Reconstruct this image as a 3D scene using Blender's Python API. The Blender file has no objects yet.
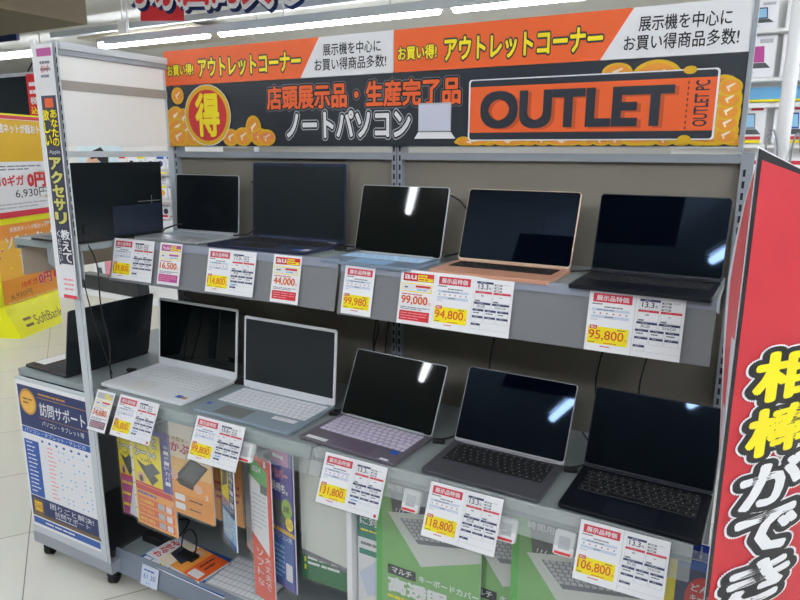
import bpy, math, random
from mathutils import Matrix, Vector
random.seed(7)
S = bpy.context.scene
COL = S.collection
H = 1.47
R = math.radians

# ------------------------------------------------------------------ materials
def lin(c):
    out = []
    for v in c:
        v = v / 255.0
        out.append(v / 12.92 if v <= 0.04045 else ((v + 0.055) / 1.055) ** 2.4)
    return tuple(out)

_m = {}
def mat(name, rgb, rough=0.5, metal=0.0, emit=0.0, alpha=1.0, trans=0.0, spec=0.5, coat=0.0, noise=0.0, nscale=8.0, bump=0.0):
    if name in _m:
        return _m[name]
    m = bpy.data.materials.new(name); m.use_nodes = True
    nt = m.node_tree; b = nt.nodes['Principled BSDF']
    c = lin(rgb)
    b.inputs['Base Color'].default_value = (*c, 1)
    b.inputs['Roughness'].default_value = rough
    b.inputs['Metallic'].default_value = metal
    b.inputs['Specular IOR Level'].default_value = spec
    b.inputs['Transmission Weight'].default_value = trans
    b.inputs['Alpha'].default_value = alpha
    b.inputs['Coat Weight'].default_value = coat
    b.inputs['Coat Roughness'].default_value = 0.05
    if emit:
        b.inputs['Emission Color'].default_value = (*c, 1)
        b.inputs['Emission Strength'].default_value = emit
    if noise or bump:
        tc = nt.nodes.new('ShaderNodeTexCoord')
        n = nt.nodes.new('ShaderNodeTexNoise'); n.inputs['Scale'].default_value = nscale
        n.inputs['Detail'].default_value = 4
        nt.links.new(tc.outputs['Object'], n.inputs['Vector'])
        if noise:
            mx = nt.nodes.new('ShaderNodeMix'); mx.data_type = 'RGBA'
            mx.inputs[6].default_value = (*[max(0, v * (1 - noise)) for v in c], 1)
            mx.inputs[7].default_value = (*[min(1, v * (1 + noise)) for v in c], 1)
            nt.links.new(n.outputs['Fac'], mx.inputs[0]); nt.links.new(mx.outputs[2], b.inputs['Base Color'])
        if bump:
            bp = nt.nodes.new('ShaderNodeBump'); bp.inputs['Strength'].default_value = bump
            bp.inputs['Distance'].default_value = 0.002
            nt.links.new(n.outputs['Fac'], bp.inputs['Height']); nt.links.new(bp.outputs['Normal'], b.inputs['Normal'])
    _m[name] = m
    return m

WHITE = mat('white_print', (232, 232, 236), 0.45)
PAPER = mat('paper', (240, 240, 244), 0.5)
BLACK = mat('black_print', (24, 26, 32), 0.45)
CHAR = mat('charcoal_print', (44, 50, 60), 0.4)
ORANGE = mat('orange_print', (232, 98, 42), 0.45)
YELLOW = mat('yellow_print', (246, 228, 20), 0.45)
GOLDY = mat('gold_print', (224, 178, 24), 0.45)
AMBER = mat('amber_print', (230, 150, 50), 0.45)
RED = mat('red_print', (208, 44, 52), 0.45)
CARDRED = mat('card_red', (210, 48, 70), 0.45)
DEEPRED = mat('banner_red', (192, 42, 54), 0.5, noise=0.03, nscale=30)
PRICE = mat('price_ink', (218, 84, 36), 0.45)
NAVY = mat('navy_print', (44, 56, 98), 0.45)
BLUE = mat('blue_print', (24, 84, 170), 0.4)
DBLUE = mat('dark_blue_print', (14, 40, 96), 0.4)
SKY = mat('light_blue_print', (110, 176, 222), 0.4)
PALEBLUE = mat('pale_blue_print', (206, 214, 232), 0.5)
PINK = mat('magenta_print', (186, 72, 148), 0.45)
LPINK = mat('pink_print', (238, 150, 160), 0.45)
GREY = mat('grey_print', (120, 124, 134), 0.5)
LGREY = mat('light_grey_print', (186, 188, 194), 0.5)
MGREY = mat('mid_grey_print', (84, 90, 92), 0.5)
GREEN = mat('green_print', (82, 178, 74), 0.4)
GREEN2 = mat('pale_green_print', (126, 180, 110), 0.4)
DGREEN = mat('dark_green_print', (24, 112, 66), 0.4)
TEAL = mat('teal_print', (30, 128, 112), 0.4)
ORNG2 = mat('light_orange_print', (240, 160, 70), 0.4)
CREAM = mat('cream_print', (240, 224, 200), 0.4)
SKIN = mat('peach_print', (232, 184, 156), 0.4)
BRONZE = mat('bronze_print', (196, 140, 60), 0.4)
BROWN = mat('brown_print', (110, 84, 56), 0.45)
DARKPRINT = mat('dark_device_print', (56, 58, 60), 0.4)
PURPLE = mat('purple_print', (70, 60, 150), 0.4)
CYAN = mat('cyan_print', (150, 200, 230), 0.4)

STEEL = mat('painted_grey_steel', (150, 156, 164), 0.4, noise=0.03)
STEELD = mat('shelf_grey_paint', (140, 149, 150), 0.35, noise=0.03)
STEELW = mat('light_frame_paint', (196, 202, 208), 0.4)
SLOT = mat('slot_dark', (34, 36, 42), 0.8)
BACKP = mat('back_panel_board', (136, 130, 119), 0.75, noise=0.05, nscale=3)
RAIL = mat('grey_price_rail', (126, 127, 132), 0.35)
RAILTOP = mat('rail_top_clip', (150, 156, 172), 0.25)
CLEAR = mat('clear_plastic', (214, 220, 222), 0.12, alpha=0.22, spec=0.6)
CLEARL = mat('thin_clear_plastic', (214, 224, 226), 0.12, alpha=0.11, spec=0.6)
def film(name, gloss, tint=(1, 1, 1), haze=0.0):
    m = bpy.data.materials.new(name); m.use_nodes = True; nt = m.node_tree; nt.nodes.clear()
    out = nt.nodes.new('ShaderNodeOutputMaterial'); tr = nt.nodes.new('ShaderNodeBsdfTransparent'); tr.inputs[0].default_value = (*tint, 1)
    gl = nt.nodes.new('ShaderNodeBsdfGlossy'); gl.inputs['Roughness'].default_value = 0.06
    lw = nt.nodes.new('ShaderNodeLayerWeight'); lw.inputs['Blend'].default_value = gloss
    mx = nt.nodes.new('ShaderNodeMixShader'); nt.links.new(lw.outputs['Facing'], mx.inputs[0]); nt.links.new(tr.outputs[0], mx.inputs[1]); nt.links.new(gl.outputs[0], mx.inputs[2])
    last = mx
    if haze:
        df = nt.nodes.new('ShaderNodeBsdfDiffuse'); df.inputs[0].default_value = (.8, .84, .86, 1)
        m2 = nt.nodes.new('ShaderNodeMixShader'); m2.inputs[0].default_value = haze
        nt.links.new(mx.outputs[0], m2.inputs[1]); nt.links.new(df.outputs[0], m2.inputs[2]); last = m2
    nt.links.new(last.outputs[0], out.inputs[0]); return m
CLEAR2 = film('clear_film', .06, haze=.02)
SLEEVE = film('clear_sleeve_plastic', .10, haze=.02)
RUBBER = mat('black_rubber', (16, 16, 18), 0.6)
CABLE = mat('black_cable', (18, 18, 20), 0.45)
CABLEG = mat('grey_cable', (70, 70, 72), 0.5)
WPANEL = mat('white_panel', (238, 238, 237), 0.6, noise=0.01)
BEIGE = mat('beige_board', (190, 172, 154), 0.7)
WPLAST = mat('white_plastic', (234, 234, 236), 0.35)

# ------------------------------------------------------------------ object helpers
def link(o, parent=None):
    COL.objects.link(o)
    if parent is not None: o.parent = parent
    return o

def tag(o, label=None, cat=None, group=None, kind=None):
    if label: o['label'] = label
    if cat: o['category'] = cat
    if group: o['group'] = group
    if kind: o['kind'] = kind
    return o

def thing(name, label, cat, loc=(0, 0, 0), rot=(0, 0, 0), group=None):
    o = bpy.data.objects.new(name, None); o.empty_display_size = 0.05
    o.location = loc; o.rotation_euler = rot
    link(o); return tag(o, label, cat, group)

def copy_tree(o, parent=None):
    c = o.copy(); COL.objects.link(c)
    if parent is not None: c.parent = parent
    for ch in list(o.children): copy_tree(ch, c)
    return c

class MB:
    """collects polygons with materials, builds ONE mesh object"""
    def __init__(s): s.v = []; s.f = []; s.mi = []; s.ms = []; s.sm = []
    def m(s, mt):
        if mt not in s.ms: s.ms.append(mt)
        return s.ms.index(mt)
    def add(s, vs, fs, mt, smooth=False):
        k = len(s.v); i = s.m(mt)
        s.v += [tuple(p) for p in vs]
        for f in fs: s.f.append([a + k for a in f]); s.mi.append(i); s.sm.append(smooth)
    def box(s, x0, y0, z0, x1, y1, z1, mt, M=None):
        vs = [(x0,y0,z0),(x1,y0,z0),(x1,y1,z0),(x0,y1,z0),(x0,y0,z1),(x1,y0,z1),(x1,y1,z1),(x0,y1,z1)]
        if M is not None: vs = [M @ Vector(p) for p in vs]
        s.add(vs, [(0,3,2,1),(4,5,6,7),(0,1,5,4),(1,2,6,5),(2,3,7,6),(3,0,4,7)], mt)
    def prism(s, outline, z0, z1, mt, bev=0.0, M=None, inset=None):
        """outline (ccw xy list) extruded in z, top/bottom edges softened by bev"""
        n = len(outline)
        cx = sum(p[0] for p in outline) / n; cy = sum(p[1] for p in outline) / n
        def ring(k, z):
            r = []
            for i in range(n):
                a = Vector(outline[i - 1]); b = Vector(outline[i]); c = Vector(outline[(i + 1) % n])
                d1 = (b - a).normalized(); d2 = (c - b).normalized()
                nn = Vector((-(d1.y + d2.y), d1.x + d2.x))
                if nn.length > 1e-9: nn.normalize()
                p = b + nn * k
                r.append((p.x, p.y, z))
            return r
        if bev > 0: rings = [ring(bev, z0), ring(0, z0 + bev), ring(0, z1 - bev), ring(bev, z1)]
        else: rings = [ring(0, z0), ring(0, z1)]
        if inset: rings[0] = ring(inset, z0)
        vs = [p for r in rings for p in r]
        if M is not None: vs = [M @ Vector(p) for p in vs]
        fs = [list(range(n))[::-1], [i + n * (len(rings) - 1) for i in range(n)]]
        for k in range(len(rings) - 1):
            for i in range(n):
                j = (i + 1) % n
                fs.append([k*n+i, k*n+j, (k+1)*n+j, (k+1)*n+i])
        s.add(vs, fs, mt)
    def cyl(s, a, b, r, mt, n=16, r2=None):
        a = Vector(a); b = Vector(b); d = (b - a).normalized()
        u = d.orthogonal().normalized(); w = d.cross(u)
        r2 = r if r2 is None else r2
        vs = []
        for p, rr in ((a, r), (b, r2)):
            for i in range(n):
                t = 2 * math.pi * i / n
                vs.append(p + u * math.cos(t) * rr + w * math.sin(t) * rr)
        fs = [list(range(n))[::-1], list(range(n, 2 * n))]
        s.add(vs, fs, mt)
        s.add(vs, [[i, (i+1) % n, n + (i+1) % n, n + i] for i in range(n)], mt, True)
    def tube(s, pts, r, mt, n=8, sub=6):
        P = [Vector(p) for p in pts]; Q = []
        for i in range(len(P) - 1):
            p0 = P[max(i-1, 0)]; p1 = P[i]; p2 = P[i+1]; p3 = P[min(i+2, len(P)-1)]
            for k in range(sub):
                t = k / sub
                Q.append(0.5*((2*p1)+(-p0+p2)*t+(2*p0-5*p1+4*p2-p3)*t*t+(-p0+3*p1-3*p2+p3)*t**3))
        Q.append(P[-1]); vs = []; up = None
        for i, q in enumerate(Q):
            d = (Q[min(i+1, len(Q)-1)] - Q[max(i-1, 0)]).normalized()
            if up is None: up = d.orthogonal().normalized()
            up = (up - d * up.dot(d)).normalized(); w = d.cross(up)
            for k in range(n):
                t = 2*math.pi*k/n; vs.append(q + up*math.cos(t)*r + w*math.sin(t)*r)
        fs = []
        for i in range(len(Q)-1):
            for k in range(n):
                j = (k+1) % n; fs.append([i*n+k, i*n+j, (i+1)*n+j, (i+1)*n+k])
        s.add(vs, fs, mt, True)
        s.add(vs[:n], [list(range(n))[::-1]], mt); s.add(vs[-n:], [list(range(n))], mt)
    def build(s, name, parent=None, M=None, deform=None):
        vs = s.v
        if deform: vs = [deform(*p) for p in vs]
        me = bpy.data.meshes.new(name); me.from_pydata([tuple(p) for p in vs], [], s.f)
        for mt in s.ms: me.materials.append(mt)
        me.polygons.foreach_set('material_index', s.mi)
        me.polygons.foreach_set('use_smooth', s.sm)
        me.update()
        o = bpy.data.objects.new(name, me)
        if M is not None: o.matrix_world = M
        link(o)
        if parent is not None: o.parent = parent
        return o

def rrect(x0, y0, x1, y1, r, n=5):
    r = min(r, (x1-x0)/2 - 1e-5, (y1-y0)/2 - 1e-5); out = []
    for cx, cy, a in ((x1-r, y0+r, -90), (x1-r, y1-r, 0), (x0+r, y1-r, 90), (x0+r, y0+r, 180)):
        for k in range(n + 1):
            t = R(a + 90 * k / n); out.append((cx + r*math.cos(t), cy + r*math.sin(t)))
    return out

_tc = {}
def text_geo(s, bold=0.0, font=None):
    key = (s, bold)
    if key in _tc: return _tc[key]
    if bold > 0:
        vs0, fs0, bx, by, bw, bh = text_geo(s, 0.0); vs = []; fs = []
        k = 8 if bold < .045 else 14
        offs = [(0, 0)] + [(bold*math.cos(2*math.pi*i/k), bold*math.sin(2*math.pi*i/k)) for i in range(k)]
        if s == 'OUTLET': offs = [(bold*a_, bold*b_) for a_ in (-1, -.5, 0, .5, 1) for b_ in (-1, -.5, 0, .5, 1)]
        if bold > .11: offs += [(bold*math.cos(2*math.pi*(i+.5)/k), bold*math.sin(2*math.pi*(i+.5)/k)) for i in range(k)]
        if bold > .06: offs += [(bold*.5*math.cos(2*math.pi*i/6), bold*.5*math.sin(2*math.pi*i/6)) for i in range(6)]
        for dx, dy in offs:
            n = len(vs); vs += [(x+dx, y+dy) for x, y in vs0]; fs += [[a+n for a in f] for f in fs0]
        _tc[key] = (vs, fs, bx-bold, by-bold, bw+2*bold, bh+2*bold); return _tc[key]
    cu = bpy.data.curves.new('lettering', 'FONT'); cu.body = s; cu.size = 1; cu.offset = 0
    cu.resolution_u = 5 if s.isascii() else 2; cu.fill_mode = 'FRONT'
    o = bpy.data.objects.new('lettering', cu); COL.objects.link(o)
    bpy.context.view_layer.update()
    dg = bpy.context.evaluated_depsgraph_get(); me = o.evaluated_get(dg).to_mesh()
    vs = [(v.co.x, v.co.y) for v in me.vertices]; fs = [list(p.vertices) for p in me.polygons]
    o.evaluated_get(dg).to_mesh_clear()
    bpy.data.objects.remove(o); bpy.data.curves.remove(cu)
    if not vs: vs = [(0, 0), (1, 0), (0, 1)]; fs = []
    x0 = min(v[0] for v in vs); x1 = max(v[0] for v in vs); y0 = min(v[1] for v in vs); y1 = max(v[1] for v in vs)
    _tc[key] = (vs, fs, x0, y0, max(x1 - x0, 1e-6), max(y1 - y0, 1e-6))
    return _tc[key]

LS = 0.00028
class Art(MB):
    """flat printed thing: u right, v up, printing in thin layers on the front (-y)"""
    def __init__(s, w, h, th=0.0006, base=WHITE, r=0.0, back=None, ls=LS):
        super().__init__(); s.w = w; s.h = h; s.ls = ls
        if r: 
            M = Matrix(((1,0,0,0),(0,0,-1,0),(0,1,0,0),(0,0,0,1)))
            s.prism(rrect(0, 0, w, h, r), -th, 0, base, M=M)
        elif th: s.box(0, 0, 0, w, th, h, base)
    def poly(s, pts, mt, L=1, flat=True):
        s.add([(x*s.w, -L*s.ls, y*s.h) for x, y in pts], [list(range(len(pts)))], mt)
    def rect(s, x0, y0, x1, y1, mt, L=1): s.poly([(x0,y0),(x1,y0),(x1,y1),(x0,y1)], mt, L)
    def rr(s, x0, y0, x1, y1, r, mt, L=1):
        o = rrect(x0*s.w, y0*s.h, x1*s.w, y1*s.h, r)
        s.poly([(a/s.w, b/s.h) for a, b in o], mt, L)
    def ell(s, cx, cy, rx, ry, mt, L=1, n=28, rot=0):
        c, sn = math.cos(rot), math.sin(rot); out = []
        for k in range(n):
            t = 2*math.pi*k/n; a = rx*s.w*math.cos(t); b = ry*s.h*math.sin(t)
            out.append((cx + (a*c - b*sn)/s.w, cy + (a*sn + b*c)/s.h))
        s.poly(out, mt, L)
    def text(s, t, x0, y0, x1, y1, mt, L=2, bold=0.0, rot=0, pad=None, shear=0.0):
        if not t: return
        vs, fs, bx, by, bw, bh = text_geo(t, bold)
        if pad is not None:   # outline: keep the scale of the un-offset glyphs
            _, _, px, py, pw, ph = text_geo(t, pad)
        else: px, py, pw, ph = bx, by, bw, bh
        X0, X1, Y0, Y1 = x0*s.w, x1*s.w, y0*s.h, y1*s.h
        cx, cy = (X0+X1)/2, (Y0+Y1)/2; W, Hh = X1-X0, Y1-Y0
        if abs(abs(rot) - 90) < 1: W, Hh = Hh, W
        c, sn = math.cos(R(rot)), math.sin(R(rot)); out = []; n0 = max(1, len(text_geo(t, 0.0)[0]))
        for q_, (x, y) in enumerate(vs):
            a = ((x-px)/pw - .5) * W; b = ((y-py)/ph - .5) * Hh
            a += shear * b
            out.append((cx + a*c - b*sn, -L*s.ls - .7e-5*(q_//n0), cy + a*sn + b*c))
        s.add(out, fs, mt)
    def outlined(s, t, x0, y0, x1, y1, fill, line, L=2, bold=0.015, out=0.05, rot=0, line2=None, out2=0.08, shear=0.0):
        if line2: s.text(t, x0, y0, x1, y1, line2, L, out2, rot, bold, shear)
        s.text(t, x0, y0, x1, y1, line, L+1, out, rot, bold, shear)
        s.text(t, x0, y0, x1, y1, fill, L+2, bold, rot, None, shear)
    def lines(s, x0, y0, x1, y1, n, mt, L=1, fill=0.5, seg=0.25, rng=random):
        """rows of unreadably small print"""
        dy = (y1-y0)/n
        for k in range(n):
            y = y1 - dy*(k+1) + dy*(1-fill)/2; x = x0
            while x < x1 - 0.01:
                w = min(x1 - x, (x1-x0)*seg*rng.uniform(.5, 1.3))
                if k == n-1 and x > x0 + (x1-x0)*.6: break
                s.rect(x, y, x + w*.88, y + dy*fill, mt, L); x += w

def frameM(o, ax, up):
    ax = Vector(ax).normalized(); up = Vector(up).normalized(); n = ax.cross(up)
    return Matrix(((ax.x, -n.x, up.x, o[0]), (ax.y, -n.y, up.y, o[1]), (ax.z, -n.z, up.z, o[2]), (0,0,0,1)))

# ------------------------------------------------------------------ room
def grid_floor():
    m = bpy.data.materials.new('floor_tiles'); m.use_nodes = True; nt = m.node_tree; b = nt.nodes['Principled BSDF']
    tc = nt.nodes.new('ShaderNodeTexCoord'); mp = nt.nodes.new('ShaderNodeMapping')
    mp.inputs['Rotation'].default_value = (0, 0, R(-54.7)); mp.inputs['Location'].default_value = (0.279, -0.475, 0)
    br = nt.nodes.new('ShaderNodeTexBrick'); br.offset = 0; br.squash = 1
    br.inputs['Color1'].default_value = (*lin((214, 212, 202)), 1); br.inputs['Color2'].default_value = (*lin((208, 206, 196)), 1)
    br.inputs['Mortar'].default_value = (*lin((128, 128, 120)), 1)
    br.inputs['Scale'].default_value = 1; br.inputs['Mortar Size'].default_value = 0.0022
    br.inputs['Brick Width'].default_value = 0.565; br.inputs['Row Height'].default_value = 0.565
    nz = nt.nodes.new('ShaderNodeTexNoise'); nz.inputs['Scale'].default_value = 5; nz.inputs['Detail'].default_value = 6
    mx = nt.nodes.new('ShaderNodeMix'); mx.data_type = 'RGBA'; mx.blend_type = 'MULTIPLY'; mx.inputs[0].default_value = 0.12
    nt.links.new(tc.outputs['Object'], mp.inputs['Vector']); nt.links.new(mp.outputs[0], br.inputs['Vector'])
    nt.links.new(tc.outputs['Object'], nz.inputs['Vector'])
    nt.links.new(br.outputs['Color'], mx.inputs[6]); nt.links.new(nz.outputs['Color'], mx.inputs[7])
    nt.links.new(mx.outputs[2], b.inputs['Base Color']); b.inputs['Roughness'].default_value = 0.28
    return m
f = MB(); f.box(-16, -6, -0.1, 8, 14, 0, grid_floor()); tag(f.build('floor'), kind='structure')
CEILM = mat('ceiling_board', (222, 220, 212), 0.9, noise=0.04, nscale=2)
CZ = H + 1.62
f = MB(); f.box(-16, -6, CZ, 8, 14, CZ + .1, CEILM); tag(f.build('ceiling'), kind='structure')
WALLM = mat('far_wall_paint', (198, 196, 190), 0.8)
f = MB(); f.box(-16, 13.9, 0, 8, 14, CZ, WALLM); tag(f.build('wall_back'), kind='structure')
f = MB(); f.box(-16.1, -6, 0, -16, 14, CZ, WALLM); tag(f.build('wall_left'), kind='structure')
WALLD = mat('dim_wall_paint', (70, 72, 76), 0.8)
f = MB(); f.box(-16, -6.1, 0, 8, -6, CZ, WALLD); tag(f.build('wall_front'), kind='structure')
f = MB(); f.box(8, -6, 0, 8.1, 14, CZ, WALLM); tag(f.build('wall_right'), kind='structure')

# ceiling fluorescent lamps
TUBE = mat('lit_tube', (240, 246, 255), 0.4, emit=20.0)
TUBEB = mat('lit_tube_overhead', (240, 246, 255), 0.4, emit=60.0)
FIX = mat('lamp_housing', (206, 206, 204), 0.5)
def lamp(x, y, z, ang, ln, label, group, r=0.02, tm=TUBE, solo=False):
    t = thing('fluorescent_lamp', label, 'ceiling light', (x, y, z), (0, 0, ang), group)
    b = MB(); b.box(-ln/2, -.045, .035, ln/2, .045, .075, FIX)
    b.box(-ln/2, -.02, -.012, -ln/2+.03, .02, .035, FIX); b.box(ln/2-.03, -.02, -.012, ln/2, .02, .035, FIX)
    b.cyl((-ln*.3, 0, .075), (-ln*.3, 0, CZ - z), .006, FIX, 8); b.cyl((ln*.3, 0, .075), (ln*.3, 0, CZ - z), .006, FIX, 8)
    b.build('housing', t)
    b = MB(); b.cyl((-ln/2+.03, 0, 0), (ln/2-.03, 0, 0), r, tm, 12); b.build('tube', t)
    return t
ZT = H + 1.35
row = [(-10.6, 2.2), (-7.05, 2.15), (-4.82, 2.02), (-2.6, 2.1), (-.4, 2.1)]
LB = ['leftmost lamp of the near glowing row, cut by the left edge', 'lamp of the near glowing row above the white header panel',
      'lamp of the near glowing row above the left orange sign', 'lamp of the near glowing row above the right orange sign', 'rightmost lamp of the near glowing row, at the top edge']
for (x, ln), lb in zip([(-10.0, 2.6), (-6.98, 1.98), (-4.4, 2.9), (-1.6, 2.5), (1.1, 2.5)], LB):
    lamp(x, 6.25, ZT, 0, ln, 'long white fluorescent ' + lb, 'fluorescent lamps in a row behind the gondola', .045)
lamp(.55, 8.0, ZT, 0, 1.7, 'white fluorescent lamp glowing above the far right tablet shelves', 'fluorescent lamps further back', .04)
for x in (-9.5, -6.5, -3.5): lamp(x, 10.5, ZT, 0, 2.4, 'distant white fluorescent lamp deep in the store', 'distant fluorescent lamps', .035)
# the near aisle's lamps, in front of the gondola (seen as streaks in the dark screens)
b2 = Vector((.56, .83, 0))
for x, y, lb in ((-3.25, -1.84, 'second from the left'), (-1.54, -1.87, 'third from the left'), (-.56, -1.93, 'fourth from the left'), (1.2, -2.1, 'fifth from the left'), (2.9, -2.2, 'rightmost'), (-5.0, -1.6, 'leftmost')):
    c = Vector((x, y, 0)) + b2*.62
    lamp(c.x, c.y, H + 1.35, math.atan2(b2.y, b2.x), 1.24, 'white fluorescent lamp over the near aisle, %s, mirrored in the screens' % lb, 'lamps over the near aisle', .028, TUBEB)
for x, y in ((1.6, 1.2), (3.4, 1.2), (1.9, 3.4), (3.8, 3.4), (5.5, 0), (5.5, 2.4), (-5.2, 1.4), (-7.4, 1.6), (-7.0, -.6), (4.6, -1.5), (-4.2, .6)):  # extra lamps added out of view as fill light
    lamp(x, y, H + 1.35, math.atan2(b2.y, b2.x), 1.24, 'white fluorescent fill lamp added over the side aisles, out of view', 'fill lamps added out of view', .028, TUBEB)
t = thing('lamp_blocker_sign', 'plain dark blue sign placed unseen over the near aisle to block a lamp reflection', 'sign', (-.62, -.86, H+.96), (0, 0, R(180)))  # unseen board, placed and sized to keep a lamp's streak off one screen
a_ = Art(1.0, .50, .02, mat('blocker_sign_blue', (30, 52, 110), .5), ls=.001)
for x in (.15, .85): a_.cyl((x, .01, .50), (x, .01, CZ-H-.96), .004, FIX, 8)
a_.build('printed_board', t)

# ------------------------------------------------------------------ gondola
PXL, PXM, PXR = -1.838, -.944, -.040
g = thing('display_gondola', 'grey steel gondola frame with perforated posts and taupe back panels', 'display fixture', (-.944, 1.75, 0))
gi = Matrix.Translation((.944, -1.75, 0))
def gpart(b, name, p=g, inv=gi):
    o = b.build(name); o.parent = p; o.matrix_parent_inverse = Matrix.Identity(4); o.location = inv.translation; return o
def post(xc, z0, z1, y0=1.712, w=.034, cols=(-.0095, .0095), d=.04, front=True):
    b = MB(); b.box(xc-w/2, y0, z0, xc+w/2, y0+d, z1, STEEL)
    for c in cols:
        z = z0 + .05
        while z < z1 - .03:
            b.box(xc+c-.0028, y0-.0006, z, xc+c+.0028, y0+.002, z+.016, SLOT); z += .0262
    if len(cols) == 2: b.box(xc-.001, y0-.0005, z0, xc+.001, y0+.002, z1, SLOT)
    return b
gpart(post(PXL, .03, H+.30, cols=(.004,), w=.018), 'post')
gpart(post(PXM, .03, H+.30), 'post')
gpart(post(PXR, .03, H+.0, cols=(-.004,), w=.026), 'post')
b = MB(); b.box(-.0615, 1.698, H+0, -.052, 1.742, H+.335, STEEL); gpart(b, 'header_post')
for a, c in ((PXL+.009, PXM-.017), (PXM+.017, PXR-.013)):
    b = MB(); b.box(a, 1.732, .1, c, 1.745, H-.012, BACKP); gpart(b, 'back_panel')
    b = MB(); b.box(a, 1.714, H-.024, c, 1.74, H-.004, STEEL); gpart(b, 'crossbar')
    b = MB(); b.box(a, 1.722, H+.012, c, 1.74, H+.30, STEELW); gpart(b, 'header_backing')

def shelf(name, x0, x1, y0, z, label, lip_t, lip_h, lip_m, top_m, group, y1=1.728, brk=True):
    t = thing(name, label, 'shelf', ((x0+x1)/2, y1, z))
    tag(t, group=group)
    L = Matrix.Translation((-(x0+x1)/2, -y1, -z))
    def P(b, nm): o = b.build(nm); o.parent = t; o.location = L.translation; return o
    b = MB(); b.box(x0, y0, z-.022, x1, y1-.004, z, STEELD); b.box(x0, y0, z-.034, x1, y0+.012, z-.022, STEELD)
    P(b, 'shelf_board')
    # price rail, leaning out towards the shopper
    M = Matrix.Translation((x0, y0-.003, z+.008)) @ Matrix.Rotation(-lip_t, 4, 'X')
    b = MB(); b.box(0, 0, -lip_h, x1-x0, .0022, 0, lip_m, M); P(b, 'price_rail')
    b = MB(); b.box(0, -.0035, -.024, x1-x0, -.0005, -.001, top_m, M); P(b, 'rail_clip')
    if brk:
        for xx in (x0+.004, x1-.008):
            b = MB(); b.add([(xx, y1, z-.03), (xx, y1, z-.09), (xx, y0+.08, z-.035), (xx, y0+.08, z-.022),
                             (xx+.003, y1, z-.03), (xx+.003, y1, z-.09), (xx+.003, y0+.08, z-.035), (xx+.003, y0+.08, z-.022)],
                            [(0,1,2,3),(7,6,5,4),(0,4,5,1),(1,5,6,2),(2,6,7,3),(3,7,4,0)], STEEL); P(b, 'bracket')
    return t
ZU = H-.285; ZL = H-.75
shelf('gondola_shelf', -1.832, -.957, 1.428, ZU, 'upper left grey steel shelf with grey price rail', .22, .137, RAIL, RAILTOP, 'gondola shelves')
shelf('gondola_shelf', -.948, -.058, 1.428, ZU-.006, 'upper right grey steel shelf with grey price rail', .22, .137, RAIL, RAILTOP, 'gondola shelves')
shelf('gondola_shelf', -1.79, -.952, 1.280, ZL, 'lower left grey steel shelf with clear plastic rail', .42, .071, CLEARL, CLEARL, 'gondola shelves')
shelf('gondola_shelf', -.944, -.046, 1.280, ZL, 'lower right grey steel shelf with clear plastic rail', .42, .071, CLEAR, CLEAR, 'gondola shelves')
# bottom decks
for x0, x1, lb in ((-1.838, -.95, 'left bottom deck of the gondola with grey lip near the floor'), (-.945, -.046, 'right bottom deck of the gondola behind the green packages')):
    t = thing('bottom_deck', lb, 'shelf', ((x0+x1)/2, 1.5, .05), group='gondola bottom decks')
    b = MB(); hx = (x1-x0)/2; b.box(-hx, -.17, .0, hx, .23, .06, STEELD); b.build('deck_board', t)
    M = Matrix.Translation((-hx, -.174, .078)) @ Matrix.Rotation(-.22, 4, 'X')
    b = MB(); b.box(0, 0, -.082, x1-x0, .003, 0, mat('blue_grey_rail', (122, 130, 146), .3), M); b.build('price_rail', t)
    b = MB(); b.box(-hx+.03, -.12, -.05, hx-.03, .2, 0, mat('kick_dark', (60, 62, 66), .6)); b.build('kick_plate', t)

# ------------------------------------------------------------------ end rack
ER = (-1.82, 1.3, 0)
e = thing('end_display_rack', 'light grey steel end rack on castors with white header panel', 'display fixture', ER)
def ep(b, nm, par=None):
    o = b.build(nm); o.parent = par or e
    o.location = (-ER[0], -ER[1], 0) if par is None else (0, 0, 0); return o
b = MB(); b.box(-1.858, 1.281, .08, -1.818, 1.286, H+.305, STEELW)
z = H - .2
for k in range(40):
    zz = H+.285 - k*.0262
    if zz < H-.24: break
    b.box(-1.8225, 1.2804, zz-.016, -1.8185, 1.282, zz, SLOT)
b.box(-1.828, 1.2802, .09, -1.8265, 1.282, H+.3, STEELD)
ep(b, 'post')
for yy in (1.69, 2.14):
    b = MB(); b.box(-1.850, yy, .08, -1.845+.0, yy+.03, H+.30, STEELW); ep(b, 'post')
b = MB(); b.box(-1.856, 1.301, H+.012, -1.846, 2.10, H+.285, WPANEL); ep(b, 'header_panel')
b = MB(); b.box(-1.862, 1.301, H+.285, -1.830, 2.10, H+.305, STEELW); b.box(-1.8458, 1.301, H+.27, -1.836, 2.10, H+.285, STEEL); ep(b, 'top_rail')
b = MB(); b.box(-1.8458, 1.301, H+.172, -1.842, 2.10, H+.20, mat('grey_band', (158, 154, 150), .15)); ep(b, 'trim_band')
b = MB(); b.box(-1.858, 1.301, H-.022, -1.846, 2.10, H-.004, STEELW); ep(b, 'crossbar')
b = MB(); b.box(-2.236, 1.283, .075, -1.859, 1.297, H-.775, STEELW); ep(b, 'side_panel')
b = MB(); b.box(-2.236, 2.1, .075, -1.85, 2.115, H-.775, STEELW); ep(b, 'side_panel')
b = MB(); b.box(-2.236, 1.279, .055, -1.81, 2.14, .095, STEEL); ep(b, 'base')
b = MB(); b.box(-2.234, 1.3, .095, -2.224, 2.1, H-.785, mat('inner_grey', (84, 86, 90), .6)); ep(b, 'outer_panel')
b = MB(); b.box(-2.2, 1.31, .095, -1.84, 2.09, .12, mat('dark_interior', (50, 50, 54), .6)); ep(b, 'base_tray')
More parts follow.
